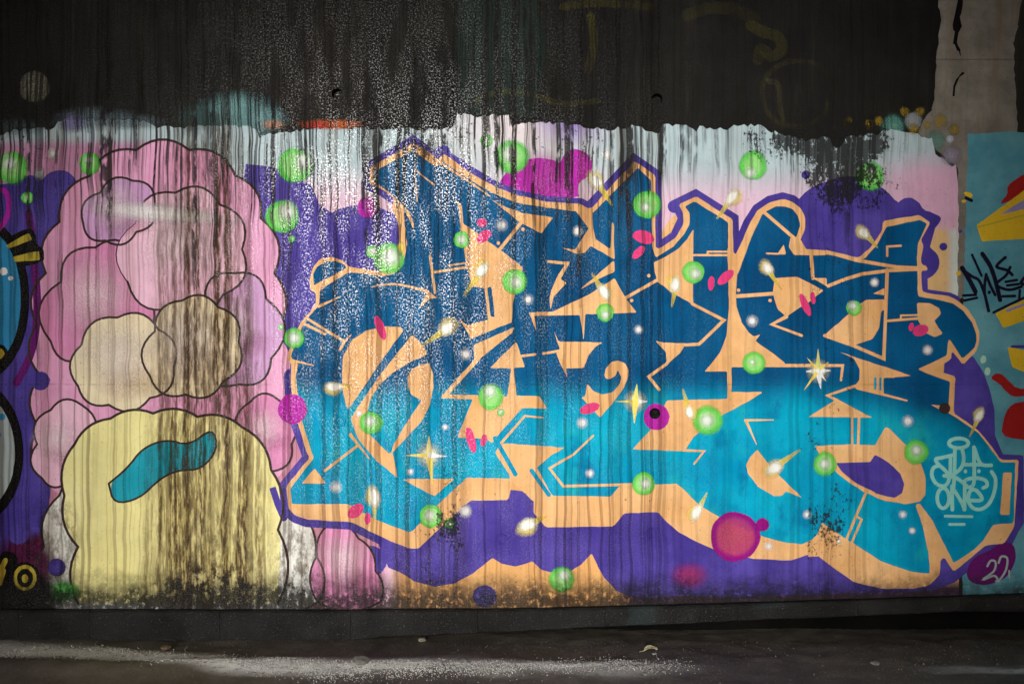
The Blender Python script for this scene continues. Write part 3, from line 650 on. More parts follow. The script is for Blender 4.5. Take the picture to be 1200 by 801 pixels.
BLUE = [(484, 177), (439, 201), (441, 214), (456, 226), (468, 236), (473, 248), (475, 266), (477, 288), (474, 303), (462, 321), (447, 324), (424, 320), (409, 319), (394, 328), (382, 335), (375, 340), (374, 358), (362, 371), (358, 376), (352, 388), (344, 408), (341, 419), (348, 424), (349, 429), (347, 441), (349, 460), (355, 496), (368, 536), (341, 571),
        (342, 590), (408, 590), (416, 594), (440, 608), (480, 623), (484, 621), (512, 592), (547, 559), (597, 560), (605, 556), (628, 549), (647, 580), (716, 581), (726, 569), (793, 566), (798, 570), (820, 592), (844, 606), (892, 627), (920, 635), (940, 637), (951, 632), (958, 624), (963, 611), (970, 617), (997, 634), (1033, 657), (1067, 669), (1089, 671), (1087, 644), (1080, 614), (1072, 591),
        (1077, 589), (1093, 611), (1117, 659), (1140, 644), (1152, 632), (1163, 614), (1187, 612), (1189, 541), (1172, 541), (1147, 508), (1123, 491), (1110, 483), (1113, 447), (1092, 440), (1075, 432), (1109, 416), (1110, 400), (1112, 397), (1127, 420), (1141, 408), (1144, 400), (1143, 390), (1138, 377), (1127, 363), (1115, 355), (1075, 347), (1074, 300), (1075, 286), (1086, 262), (1077, 258), (1038, 266), (1028, 286), (1013, 303), (1003, 306), (968, 298), (930, 298),
        (927, 280), (933, 278), (937, 264), (935, 254), (928, 245), (918, 242), (908, 242), (899, 247), (893, 251), (880, 278), (870, 306), (864, 322), (861, 300), (853, 300), (853, 261), (814, 236), (802, 242), (808, 250), (808, 262), (802, 274), (788, 290), (768, 302), (764, 290), (763, 212), (747, 197), (694, 250), (676, 248), (638, 243), (606, 238), (576, 226), (546, 208), (520, 190), (512, 196), (498, 187)]
poly('letter_fill', BLUE, 'letter', 13, letters, rc=1.5)
poly('letter_fill', [(368, 334), (367, 322), (372, 312), (382, 306.5), (395, 306), (404, 310), (406, 314), (388, 324)], 'letter', 13.1, letters)
C = lambda pts, s=0, m='peach', L=14: poly('letter_counter', pts, m, L, letters, smooth=s)
def S(pts, wd=4, L=14.5, taper=None, curve=False, m='peach'): return stroke('letter_line', pts, wd, m, L, letters, curve=curve, taper=taper)
# counters and inner lines, letter by letter
C([(533, 234), (541, 240), (543, 262), (560, 274), (596, 300), (613, 314), (606, 338), (601, 354), (600, 377), (552, 397), (546, 386), (538, 373), (547, 381), (572, 375), (568, 338), (553, 335), (546, 304), (540, 268), (537, 240)])
C([(571, 337), (576, 336), (580, 371), (575, 371)], m='letter', L=15)
C([(555, 404), (603, 383), (599, 391), (566, 417), (528, 460), (522, 466), (516, 465), (556, 421)])
C([(516, 466), (522, 461.5), (595, 464), (599, 431), (574, 431), (605, 400), (615, 430), (602, 431), (605, 463), (632, 464), (641, 478), (612, 478), (581, 512), (577, 519), (570, 514), (536, 512), (554, 467.5)])
C([(586, 521), (592, 519), (662, 524), (646, 533), (629, 547), (648, 582), (640, 600), (598, 562), (597, 556), (580, 530), (582, 527)])
S([(580, 513), (604, 555)], 5, 15.2, m='cyan'); S([(623, 551), (643, 579)], 5, 15.2, m='cyan')
S([(587, 519), (615, 487), (636, 489)], 3, 14.6, (1, .6)); S([(695, 510), (672, 532), (644, 548), (660, 569), (740, 567)], 3.2, 14.6, (.7, 1))
C([(401, 440), (402, 418), (413, 398), (430, 387), (452, 382), (470, 383), (473, 387), (460, 404), (410, 477), (406, 477), (402, 458)])
C([(483, 392), (493, 401), (500, 411), (499, 417), (482, 423), (460, 437), (445, 450), (434, 468), (431, 482), (433, 508), (456, 531), (460, 529), (466, 559), (440, 538), (420, 514), (411, 490), (430, 461), (452, 431)], L=14.2)
C([(503, 425), (508, 438), (508, 455), (504, 474), (494, 494), (472, 517), (458, 532), (461, 521), (476, 496), (494, 469), (482, 462), (478, 452), (478, 442), (483, 432), (492, 427)], L=14.4)
C([(354, 566), (369, 548), (382, 566)]); S([(381, 551), (420, 521)], 3); S([(411, 509), (433, 537)], 4, 14.9, (1, .3))
C([(472, 561), (533, 560), (509, 581)]); S([(354, 378), (381, 391)], 3); S([(360, 373), (404, 400), (399, 409)], 3, 14.9); S([(404, 400), (412, 392)], 3, 15.3, (1, .3))
S([(374, 359), (398, 348)], 3.4, 14.5, (1, .4)); S([(338, 421), (368, 428)], 4, 14.5, (1, .2))
S([(436, 336), (464, 333), (500, 341)], 3, 14.5, (.4, 1.2), True); C([(490, 363), (501, 341), (513, 349), (504, 350)], L=15); S([(504, 300), (510, 343)], 3, 15.4); S([(509, 319), (548, 313)], 3, 15.8)
S([(526, 311), (548, 308)], 2, 14.5); S([(489, 236), (486, 199), (509, 217)], 3, 14.5, (.4, .7)); S([(466, 238), (478, 250), (485, 267)], 6, 14.5, (1, .3), True)
S([(514, 190), (545, 210), (574, 230)], 3, 14.5, (1, .5), True)
C([(576, 234), (596, 244), (612, 250), (648, 255), (634, 274), (610, 261), (596, 250)]); S([(610, 262), (586, 292)], 4, 14.6)
for x, y in ((584, 285), (613, 269), (760, 323), (740, 352), (865, 340), (902, 352)): poly('letter_dot', ell(x, y, 2.1, 2.1, 0, 14), 'peach', 14.5, letters, rc=0, jit=0)
C([(674, 247), (694, 246), (695, 266), (698, 280), (715, 292), (717, 260), (719, 262), (720, 304), (692, 288), (685, 296), (676, 298), (658, 290), (674, 293), (690, 268)])
C([(641, 305), (668, 307), (657, 327), (664, 331), (649, 347), (645, 363), (644, 352), (646, 340), (654, 322), (662, 310), (641, 308)])
C([(680, 339), (718, 306), (720, 307), (720, 318), (700, 328)]); C([(620, 366), (648, 365), (690, 345), (720, 326), (733, 349), (746, 366), (686, 368), (684, 398), (679, 369), (626, 370), (629, 389)])
C([(714, 300), (720, 302), (720, 303)], L=14.9); S([(770, 328), (733, 349)], 3.6, 14.6)
C([(649, 388), (655, 400), (706, 401), (698, 406), (690, 416), (684, 431), (663, 431), (665, 443), (656, 424), (651, 412), (656, 409)]); S([(611, 417), (627, 415)], 3); S([(637, 414), (654, 411)], 3)
C([(708, 438), (710, 431), (716, 424), (724, 422), (732, 425), (736, 432), (736, 441), (731, 454), (718, 472), (703, 489), (681, 465), (686, 464), (688, 449), (695, 458), (706, 462), (718, 459), (726, 450), (728, 442), (724, 433), (721, 440), (714, 444), (709, 443)])
C([(812, 269), (806, 279), (796, 290), (782, 300), (766, 307), (767, 318), (770, 330), (785, 341), (812, 357)]); S([(811, 356), (848, 375), (819, 403), (803, 404)], 3.6, 14.6)
C([(768, 399), (776, 401), (804, 402), (796, 414), (782, 427), (761, 441), (764, 437), (781, 424), (780, 412)], L=15); S([(781, 426), (760, 441), (772, 456)], 3.4, 15.3)
S([(813, 299), (853, 299)], 2.6); S([(853, 295), (829, 295), (829, 298)], 2.2, 14.9)
C([(852, 290), (862, 298), (870, 300), (864, 320), (862, 344), (863, 360), (868, 376), (876, 388), (883, 394), (891, 391), (885, 399), (920, 425), (920, 430), (857, 430), (857, 470), (852, 470), (852, 435), (825, 435), (830, 430), (844, 412), (851, 394), (854, 360), (853, 320)])
S([(918, 428), (987, 428), (985, 445)], 4, 14.6, (1, .7)); S([(863, 347), (906, 344)], 4.4, 14.6)
C([(907, 326), (933, 324), (965, 340), (950, 352), (933, 363), (921, 371), (911, 362), (905, 342)]); S([(921, 371), (904, 380), (939, 393)], 4, 14.6, (1.1, .8))
S([(894, 248), (930, 279)], 4, 14.6); C([(926, 278), (937, 280), (946, 294), (968, 294), (968, 299), (930, 299), (924, 290)], L=14.9); C([(918, 286), (910, 298), (921, 298)]); S([(898, 297), (912, 297.5)], 2)
S([(950, 298), (952, 326)], 4, 15.2); C([(949, 325), (968, 326), (969, 336)], L=15.5); S([(968, 295), (1003, 305), (1050, 313), (1074, 314)], 4, 15); S([(1084, 315), (1041, 317), (1010, 321), (990, 327), (970, 335)], 4, 15.6)
S([(1039, 316), (1037, 370), (1035, 420), (1000, 405), (966, 393)], 4, 16.2); C([(1022, 344), (1036, 337), (1036, 346)])
C([(965, 393), (994, 368), (1006, 357), (1015, 351), (1036, 351), (1036, 363), (1032, 364), (1030, 384), (1022, 397), (1001, 404), (989, 402)]); S([(1037, 376), (1074, 373)], 3, 15); S([(1074, 369), (1055, 369.5), (1055, 373)], 2.2, 15.5)
C([(1074, 355), (1088, 355), (1099, 360), (1102, 368), (1094, 376), (1104, 391), (1095, 395), (1083, 389), (1075, 375)], L=14.3); S([(1039, 300), (1039, 289), (1055, 288)], 2.6)
C([(983, 412), (1068, 440), (1048, 442), (1035, 442), (1035, 461), (1000, 453), (1006, 446), (1007, 432), (1000, 420)]); S([(1025, 443), (1025, 455)], 2.6, 15, m='cyan'); S([(1031, 443), (1031, 456)], 2.6, 15, m='cyan')
S([(1001, 452), (969, 463), (981, 469)], 3.6, 14.7); C([(947, 488), (980, 467), (1022, 489)], L=15.2); S([(998, 488), (998, 521)], 2.8, 15.6); S([(1006, 488), (1005, 521)], 3.2, 15.6); S([(1004, 454), (1062, 469)], 4, 15.4, (1, .5))
C([(1090, 474), (1112, 475), (1116, 484), (1100, 479)])
eye = C([(954, 522), (996, 520), (1025, 521), (1037, 500), (1041, 501), (1064, 524), (1078, 542), (1084, 558), (1084, 578), (1078, 587), (1060, 590), (1036, 586), (1012, 576), (988, 560), (970, 544), (960, 532)], L=14.2)
C([(979, 542), (1019, 541), (1025, 532), (1040, 541), (1054, 554), (1059, 566), (1057, 577), (1048, 583), (1028, 578), (1000, 564), (986, 552)], m='violet', L=15)
S([(1014, 577), (1003, 603), (991, 632)], 3, 15.6); S([(1003, 604), (1009, 608), (997, 636)], 2.6, 16.2)
C([(1175, 553), (1185, 553), (1182, 603), (1171, 602)]); S([(873, 492), (906, 491.5)], 3, 14.6, (1, .4)); S([(874, 493), (886, 520)], 3.4, 15.1, (1, .3))
C([(887, 526), (878, 536), (874, 544), (876, 554), (888, 570), (908, 581), (916, 580), (921, 575), (940, 583), (912, 556), (896, 538)])
C([(781, 469), (852, 467), (857, 459), (893, 459), (876, 470), (844, 487), (812, 512), (802, 528), (741, 526), (760, 506), (778, 476)], L=14.7); S([(800, 527), (825, 528), (813, 543)], 3, 15.5, (1, .7))
# darker right-hand shoulder spot of ochre spray at the seam
C([(946, 652), (954, 630), (963, 612), (968, 618), (966, 650)], L=12.6)

# --- magenta and rose spots, green bubbles, sparks
for x, y, r in ((431, 243, 12), (343, 479, 17), (769, 488, 15)): poly('magenta_spot', ell(x, y, r, r * 1.04, 0, 36, .012), 'magenta', 17, mural, rc=0)
soft('magenta_bubble', 861, 628, [(0, (190, 60, 110), .72), (20, (186, 50, 120), .74), (25, (150, 20, 130), .92), (28.5, (150, 20, 130), .95), (29.5, (150, 20, 130), 0)], 17, mural)
soft('magenta_bubble', 893, 614, [(0, (150, 20, 130), .95), (7, (150, 20, 130), .95), (8.4, (150, 20, 130), 0)], 17.3, mural)
soft('magenta_haze', 808, 674, [(0, (190, 50, 100), .6), (14, (180, 50, 110), .4), (26, (140, 40, 120), 0)], 5.7, mural, sy=.7)
poly('magenta_spot', [(1132, 668), (1140, 652), (1158, 645), (1178, 632), (1190, 640), (1190, 660), (1176, 680), (1150, 686), (1134, 680)], 'maroon', 7.6, mural, smooth=2)
for x, y, rx, ry, rot in ((565, 261, 6, 5, 0), (567, 277, 10, 6, -38), (754, 278, 13, 7.5, 15), (748, 296, 9.5, 4.6, -45), (850, 325, 12, 5.5, -42), (833, 332, 3.8, 8.5, 5), (446, 384, 5, 15, -20), (943, 357, 4.4, 14, -24), (952, 349, 3, 7.5, -5),
                          (1078, 387, 9.5, 6.5, -20), (1067, 383, 3, 5.2, 15), (691, 478, 12, 6, -20), (552, 515, 5, 15.5, -14), (567, 515.5, 3.6, 7.5, 14), (417, 598, 11, 7, -42), (431, 607, 3.6, 7, 5)):
    poly('rose_dab', ell(x, y, rx, ry, rot, 24), 'rose', 17.6, mural, rc=0)
G0, G1 = (104, 220, 88), (160, 236, 134)
for x, y, r, hx, hy, hr in ((15, 197, 17, 12, 192, 8), (106, 192, 12, 105, 188, 5), (33, 232, 7, 33, 231, 2), (346, 194, 19, 356, 190, 10), (331, 254, 18, 337, 248, 10), (437, 295, 7, 437, 294, 4), (456, 303, 17, 458, 301, 10), (342, 280, 4, 342, 280, 1),
                            (600, 184, 17.5, 597, 181, 9), (570, 165, 6.5, 570, 165, 4), (758, 240, 15.5, 756, 243, 5), (882, 194, 15.5, 879, 203, 6), (1019, 207, 15.5, 1019, 200, 5), (345, 396, 11, 345, 396, 7), (541, 281, 9.5, 541, 281, 5), (603, 330, 13.5, 605, 331, 6.5),
                            (709, 366, 10.5, 709, 369, 4.5), (812, 319, 12.5, 815, 321, 6), (1000, 361, 8.2, 998, 358, 5), (883, 425, 11.8, 881, 424, 3), (575, 465, 13.5, 574, 458, 7), (587, 483, 4.2, 587, 482, 2.5), (435, 495, 12, 434, 493, 6), (829, 492, 15.5, 828, 492, 7.5),
                            (1073, 529, 13, 1073, 527, 6), (966, 543, 13, 966, 543, 6), (754, 566, 13.2, 756, 566, 6), (505, 604, 13, 504, 603, 6), (527, 613, 5.5, 528, 613, 2.5), (658, 678, 13.3, 661, 673, 6), (330, 386 - 3, 3.4, 330, 383, 2)):
    q = random.uniform(.86, 1.0); e = random.uniform(1.06, 1.24)
    o = soft('green_bubble', x, y, [(0, G1, .9 * q), (r * random.uniform(.5, .7), G1, .88 * q), (r * .86, G0, .93 * q), (r * .98, G0, .8 * q), (r * e, G0, 0)], 18 + random.random() * .3, mural, wob=random.uniform(.01, .03), sx=random.uniform(.95, 1.05))
    soft('bubble_highlight', hx, hy, [(0, (240, 246, 240), .92), (hr * .5, (240, 246, 240), .78), (hr * 1.0, (226, 244, 220), .3), (hr * 1.5, (220, 246, 214), 0)], 19 + random.random() * .3, o, n=20)
soft('green_splash', 77, 692, [(0, (90, 200, 80), .9), (12, (90, 200, 80), .7), (20, (80, 160, 70), 0)], 18, mural, sx=1.05, sy=.75, wob=.1)
WH = (248, 250, 250)
for x, y, r in ((394, 570, 6), (619, 351, 5), (546, 415, 5.5), (588, 264, 6), (677, 271, 6), (748, 386, 5), (881, 376, 5.5), (1024, 331, 5), (1086, 410, 6), (682, 495, 6.5), (691, 554, 4.5), (1063, 493, 6), (945, 602, 4), (1057, 602, 4.5), (1068, 621, 4), (900, 639, 5), (982, 633, 3), (545, 598, 7), (421, 484, 4),
                (481, 552, 4), (522, 500, 4), (711, 182, 7), (63, 180, 6), (47, 204, 6)):
    soft('white_glow_dot', x, y, [(0, WH, .95), (r * .45, WH, random.uniform(.7, .9)), (r * .85, WH, random.uniform(.25, .4)), (r * random.uniform(1.2, 1.6), WH, 0)], 18.4 + random.random() * .3, mural, n=18)
YL = (248, 226, 110)
for hx, hy, tx, ty, r in ((566, 315, 544, 346, 8), (526, 383, 496, 404, 9), (697, 211, 717, 241, 8.5), (858, 230, 840, 256, 7.5), (709, 344, 694, 321, 7.5), (791, 332, 787, 359, 7.5), (898, 313, 915, 339, 7), (1010, 272, 1027, 290, 7), (439, 580, 439, 609, 8), (905, 549, 936, 527, 9), (815, 601, 828, 577, 7.5), (616, 615, 640, 604, 9),
                          (1147, 485, 1135, 511, 6), (808, 484, 800, 456, 6), (390, 453, 412, 452, 7)):
    a = math.degrees(math.atan2(ty - hy, tx - hx)); ln_ = math.hypot(tx - hx, ty - hy); q = random.uniform(.85, 1.15)
    o = stroke('spark_tail', [(hx, hy), ((hx * .55 + tx * .45) + random.uniform(-1, 1), hy * .55 + ty * .45), (tx, ty)], r * 1.25 * q, None, 20, mural, taper=(1, .25), alpha=(.9, .35), colour=(246, 222, 80))
    ca, sa = math.cos(R(a)), math.sin(R(a)); off = random.uniform(-.25, .25) * r
    soft('spark_glow', hx - sa * off * 2, hy + ca * off * 2, [(0, (250, 228, 110), .85), (r * .7, (250, 226, 104), .55), (r * 1.35, (250, 226, 120), 0)], 19.2, o, sx=1.25, sy=.95, rot=a, n=18, wob=.06)
    soft('spark_head', hx + ca * r * .25, hy + sa * r * .25, [(0, (250, 250, 246), 1), (r * .5 * q, (250, 250, 244), .93), (r * .85, (248, 246, 226), .4), (r * 1.2, (246, 238, 190), 0)], 20.7, o, sx=random.uniform(1.2, 1.7), sy=.85, rot=a + random.uniform(-8, 8), n=18, wob=.06)
soft('yellow_dab', 470, 290, [(0, YL, .95), (5, YL, .8), (8, YL, 0)], 19, mural, sx=.6, n=14)
def star(cx, cy, arms, core, L=21):
    o = soft('sparkle_star', cx, cy, [(0, (255, 255, 250), 1), (core * .5, (255, 252, 236), .9), (core, (250, 240, 190), .3), (core * 1.7, (246, 220, 90), 0)], L, mural, n=18)
    for k, (tx, ty, wd, c) in enumerate(arms): stroke('star_arm', [(cx, cy), (tx, ty)], wd, None, L + .5 + .05 * k, o, taper=(1, .12), alpha=(1, .8), colour=c)
star(503, 533, [(503, 511, 9, (250, 240, 170)), (507, 566, 9, YL), (476, 533, 6, YL), (524, 534, 6, WH)], 10)
star(744, 470, [(746, 450, 8, (236, 232, 120)), (743, 495, 8, YL), (721, 470, 4, YL), (758, 470, 7, WH)], 9)
star(958, 434, [(958, 409, 7, (220, 220, 130)), (961, 455, 8, WH), (944, 435, 7, WH), (972, 434, 7, WH), (945, 419, 4, YL), (942, 456, 5, YL), (970, 424, 4, YL), (967, 446, 5, WH)], 9)

# --- mint signature on the last letter
tg = None
def T(u, v): return (1040 + u / 7.49, 490 + v / 7.49)
sig = [[(533 + 85 + 85 * math.cos(a), 215 + 42 * math.sin(a)) for a in [i * math.pi / 6 for i in range(13)]],
       [(585, 262), (580, 500), (572, 610)], [(648, 265), (662, 350), (640, 430), (560, 500)], [(570, 318), (480, 340), (418, 355), (440, 400), (505, 460), (532, 530), (495, 588), (425, 572), (382, 500), (396, 432), (445, 412)],
       [(545, 340), (543, 500)], [(750, 250), (752, 400), (752, 540), (735, 590), (690, 598), (665, 560), (695, 530), (780, 520), (850, 540), (866, 585), (832, 606)], [(755, 262), (795, 370), (830, 405), (900, 408)], [(662, 402), (820, 402)],
       [(490, 500), (560, 510)], [(600, 520), (645, 552), (690, 592)], [(905, 465), (938, 530), (928, 640), (880, 745), (810, 792), (740, 780), (700, 715), (715, 635), (765, 625), (818, 690), (800, 716), (720, 714)],
       [(480 + 52 * math.cos(a), 695 + 88 * math.sin(a)) for a in [i * math.pi / 6 for i in range(13)]], [(556, 590), (560, 795)], [(560, 600), (640, 730), (665, 795)], [(668, 590), (666, 795)]]
for i, s in enumerate(sig):
    o = stroke('signature_stroke', [T(*q) for q in s], 4.4, 'mint', 17 + .55 * i, tg or wall, curve=len(s) > 2)
    if tg is None: o.name = 'mint_signature'; o['label'] = 'mint hand-styled signature ending in ONE beneath a halo'; tg = o
for q in ((678, 462), (795, 460)): poly('signature_dot', ell(*T(*q), 2.1, 2.4, 0, 14), 'mint', 17, tg, rc=0, jit=0)
stroke('signature_stroke', [(1107, 604), (1138, 604.5)], 3.4, 'mint', 17, tg); stroke('signature_stroke', [(1112, 613.5), (1129, 613.5)], 3.4, 'mint', 17, tg)
dt = None
for s in ([(980, 612), (1000, 580), (1028, 588), (1018, 640), (955, 690), (1020, 668), (1046, 700)], [(1046, 592), (1062, 556), (1096, 566), (1090, 630), (1055, 688), (1030, 700)], [(1108, 640), (1108, 676)]):
    o = stroke('date_digit', [(960 + q[0] / 5, 540 + q[1] / 5) for q in s], 2.4, 'greyblue', 17.8, dt or wall, curve=len(s) > 2)
    if dt is None: o.name = 'painted_date'; o['label'] = 'thin pale numerals 22 on the dark magenta patch'; dt = o

# --- neighbouring painting right of the joint
rp = poly('blue_painted_panel', [(1128, 700), (1126, 420), (1129, 350), (1131, 270), (1133, 200), (1134, 157), (1180, 155), (1300, 156), (1560, 154), (1560, 700)], 'bluepanel', 4, wall, jit=.8)
rp['label'] = 'chalky blue painted panel right of the wall joint'
poly('lilac_wedge', [(1164, 252), (1200, 232), (1290, 184), (1300, 240), (1200, 246), (1170, 256)], 'lavender', 6, rp)
poly('red_shape', [(1172, 241), (1174, 234), (1180, 228), (1180, 218), (1190, 210), (1215, 196), (1260, 184), (1262, 196), (1200, 226)], 'red', 5.4, rp, smooth=1)
poly('yellow_ribbon', [(1144, 264), (1174, 242), (1200, 223), (1280, 176), (1284, 188), (1200, 234), (1170, 252), (1230, 238), (1290, 226), (1288, 268), (1200, 280), (1150, 283)], 'gold', 6.6, rp)
stroke('ribbon_edge', [(1146, 266), (1200, 252), (1288, 238)], 2, 'olive', 7.4, rp)
poly('yellow_ribbon', [(1166, 367), (1200, 351), (1280, 318), (1290, 350), (1200, 376), (1175, 384)], 'gold', 6, rp)
stroke('ribbon_edge', [(1164, 366), (1182, 357), (1206, 346)], 3, 'navy', 5.3, rp); stroke('ribbon_edge', [(1180, 364), (1206, 354)], 3, 'lavender', 6.7, rp)
poly('yellow_ribbon', [(1180, 406), (1200, 410), (1270, 404), (1268, 440), (1200, 436), (1186, 430)], 'gold', 6, rp); stroke('ribbon_edge', [(1186, 406), (1230, 406)], 3.5, 'violet', 5.3, rp)
poly('red_shape', [(1160, 443), (1164, 438), (1172, 437), (1180, 444), (1192, 456), (1210, 453), (1212, 463), (1198, 464), (1186, 465), (1177, 457), (1171, 449)], 'red', 6, rp, smooth=1)
poly('red_shape', [(1173, 509), (1175, 492), (1181, 477), (1192, 470), (1240, 466), (1244, 516), (1190, 515)], 'red', 6, rp, smooth=1)
poly('yellow_chip', [(1128, 225), (1136, 225), (1140, 229), (1138, 232), (1132, 231)], 'gold', 6, rp, smooth=1); poly('yellow_chip', [(1127, 234), (1133, 234), (1131, 238), (1126, 237)], 'gold', 6, rp, smooth=1); stroke('dark_dab', [(1132, 232), (1138, 235)], 4, 'navy', 6.6, rp)
for x, y in ((1152, 421), (1157, 435)): poly('pale_drop', ell(x, y, 3.5, 4.8, 8, 20), 'palegreen', 6, rp, rc=0)
poly('yellow_dot', ell(1123, 320, 3, 3, 0, 16), 'gold', 6, rp, rc=0)
bt = None
def T2(u, v): return (1040 + u / 7.49, 300 + v / 7.49)
for i, (s, wd) in enumerate((([(740, -10), (785, 90), (822, 172)], 3), ([(830, -20), (900, 90), (945, 220), (985, 385)], 5), ([(652, 105), (710, 200), (768, 312)], 5.5), ([(662, 125), (740, 180), (800, 215), (848, 330), (884, 480)], 3.6), ([(862, 160), (850, 240), (848, 320)], 3.4), ([(862, 165), (900, 260), (940, 340)], 3.4),
                            ([(1030, 12), (965, 70), (962, 100), (1045, 125), (1090, 165)], 3.6), ([(1072, 98), (1035, 170), (950, 245), (1010, 285), (1080, 295), (1170, 268)], 3.4), ([(1032, 226), (1130, 210)], 3), ([(1045, 258), (1145, 246)], 3), ([(1005, 353), (1112, 350)], 3.2), ([(660, 346), (770, 340)], 3), ([(668, 390), (780, 366)], 3), ([(1230, 150), (1165, 235), (1230, 250)], 3.6), ([(1155, 300), (1150, 375)], 3))):
    o = stroke('tag_stroke', [T2(*q) for q in s], wd, 'navy', 7.8 + .55 * i, bt or wall, curve=len(s) > 2)
    if bt is None: o.name = 'dark_tag'; o['label'] = 'spiky dark handwritten tag on the blue panel'; bt = o
poly('tag_dot', ell(*T2(890, 318), 2.1, 2.1, 0, 14), 'navy', 8, bt, rc=0, jit=0)

# --- tie holes that were painted over: shallow plugs with a raised lip
def plug(px, py, r):
    vs = []; fs = []; n = 20
    prof = [(r, -.0135), (r * .95, -.017), (r * .72, -.0165), (r * .6, -.0135), (0.01, -.0132)]
    for q, y in prof:
        for i in range(n):
            t = 2 * math.pi * i / n; vs.append(W(px + q * math.cos(t), py + q * math.sin(t), y))
    for k in range(len(prof) - 1):
        for i in range(n): fs.append((k * n + i, k * n + (i + 1) % n, (k + 1) * n + (i + 1) % n, (k + 1) * n + i))
    me = mesh('tie_hole_plug', vs, fs)
    return me
for x, y, mt in ((399, 493, 'cyan'), (767, 484, 'black'), (1106, 478, 'brownline'), (764, 624, 'violet'), (588, 631, 'violet')):
    r = 6.5; link('tie_hole_plug', plug(x, y, r), M[mt], wall)

# ------------------------------------------------------------------ plinth and footing
def plinth_mat():
    m = bpy.data.materials.new('gritty_black_concrete'); m.use_nodes = True; nb = NB(m.node_tree); bs = m.node_tree.nodes['Principled BSDF']
    g = nb.n.new('ShaderNodeNewGeometry'); P = g.outputs['Position']
    n1 = nb.noise(P, 4.0, 6.0, .6); n2 = nb.noise(P, 130.0, 3.0, .6); n3 = nb.noise(P, 2.1, 4.0)
    c = nb.mix(nb.sm(n1, .3, .7), rgba((.005, .005, .005)), rgba((.016, .0155, .0145)))
    c = nb.mix(nb.m('MULTIPLY', nb.sm(n3, .62, .72), .5), c, rgba((.02, .035, .036)))
    c = nb.mix(nb.sm(n2, .64, .71), c, rgba((.15, .15, .145)))
    nb.l.new(c, bs.inputs['Base Color']); nb.l.new(nb.m('MULTIPLY_ADD', nb.sm(n2, .55, .62), -.4, .65), bs.inputs['Roughness']); bs.inputs['Specular IOR Level'].default_value = .16
    bp = nb.n.new('ShaderNodeBump'); bp.inputs['Strength'].default_value = .8; bp.inputs['Distance'].default_value = .006
    nb.l.new(nb.m('ADD', n2, nb.m('MULTIPLY', n1, .8)), bp.inputs['Height']); nb.l.new(bp.outputs[0], bs.inputs['Normal'])
    return m
pm = plinth_mat()
gap_shade = plain_concrete('gap_shade_black', (.002, .002, .002), (.006, .0055, .005))  # near-black: shade of the gap under the plinth, put into the colour
gap_shade.node_tree.nodes['Principled BSDF'].inputs['Specular IOR Level'].default_value = .03
plinth = bpy.data.objects.new('plinth', None); col.objects.link(plinth); plinth.location = (0, -.02, 0)
tag(plinth, 'low gritty black concrete plinth along the foot of the painted wall', 'plinth')
def pl_top(px):
    k = [(-900, 711), (0, 712), (400, 713), (600, 711.5), (800, 707), (1000, 701), (1200, 694), (1500, 686), (2100, 676)]
    for (a, c), (d, e) in zip(k, k[1:]):
        if a <= px <= d: return c + (e - c) * (px - a) / (d - a)
def pl_bot(px):
    k = [(-900, 752), (380, 750), (450, 744), (600, 737), (900, 723), (1200, 711), (1500, 702), (2100, 690)]
    for (a, c), (d, e) in zip(k, k[1:]):
        if a <= px <= d: return c + (e - c) * (px - a) / (d - a)
joints = [-900, -640, -400, -130, 26, 109, 260, 412, 560, 708, 862, 1002, 1122, 1240, 1420, 1660, 2100]
for a, c in zip(joints, joints[1:]):
    vs = []; fs = []; n = 8
    for i in range(n + 1):
        px = a + .2 + (c - a - .4) * i / n; t, u = pl_top(px) + random.uniform(-.4, .4), pl_bot(px) + random.uniform(-.7, .7)
        vs += [W(px, t, .0), W(px, t + .2, -.036), W(px, t + 2.2, -.045), W(px, u - 1, -.045), W(px, u, -.04), W(px, u, .05)]
    for i in range(n):
        for k in range(5): p = i * 6 + k; fs.append((p, p + 1, p + 7, p + 6))
    fs += [tuple(range(5, -1, -1)), tuple(range(n * 6, n * 6 + 6))]
    o = link('plinth_block', mesh('plinth_block', vs, fs), pm, plinth); o.location = (0, .02, 0)
ft = link('footing', box_mesh('footing', W(-900, 0)[0], W(2100, 0)[0], .17, .3, -.3, .40), gap_shade, plinth); ft.location = (0, .02, 0)

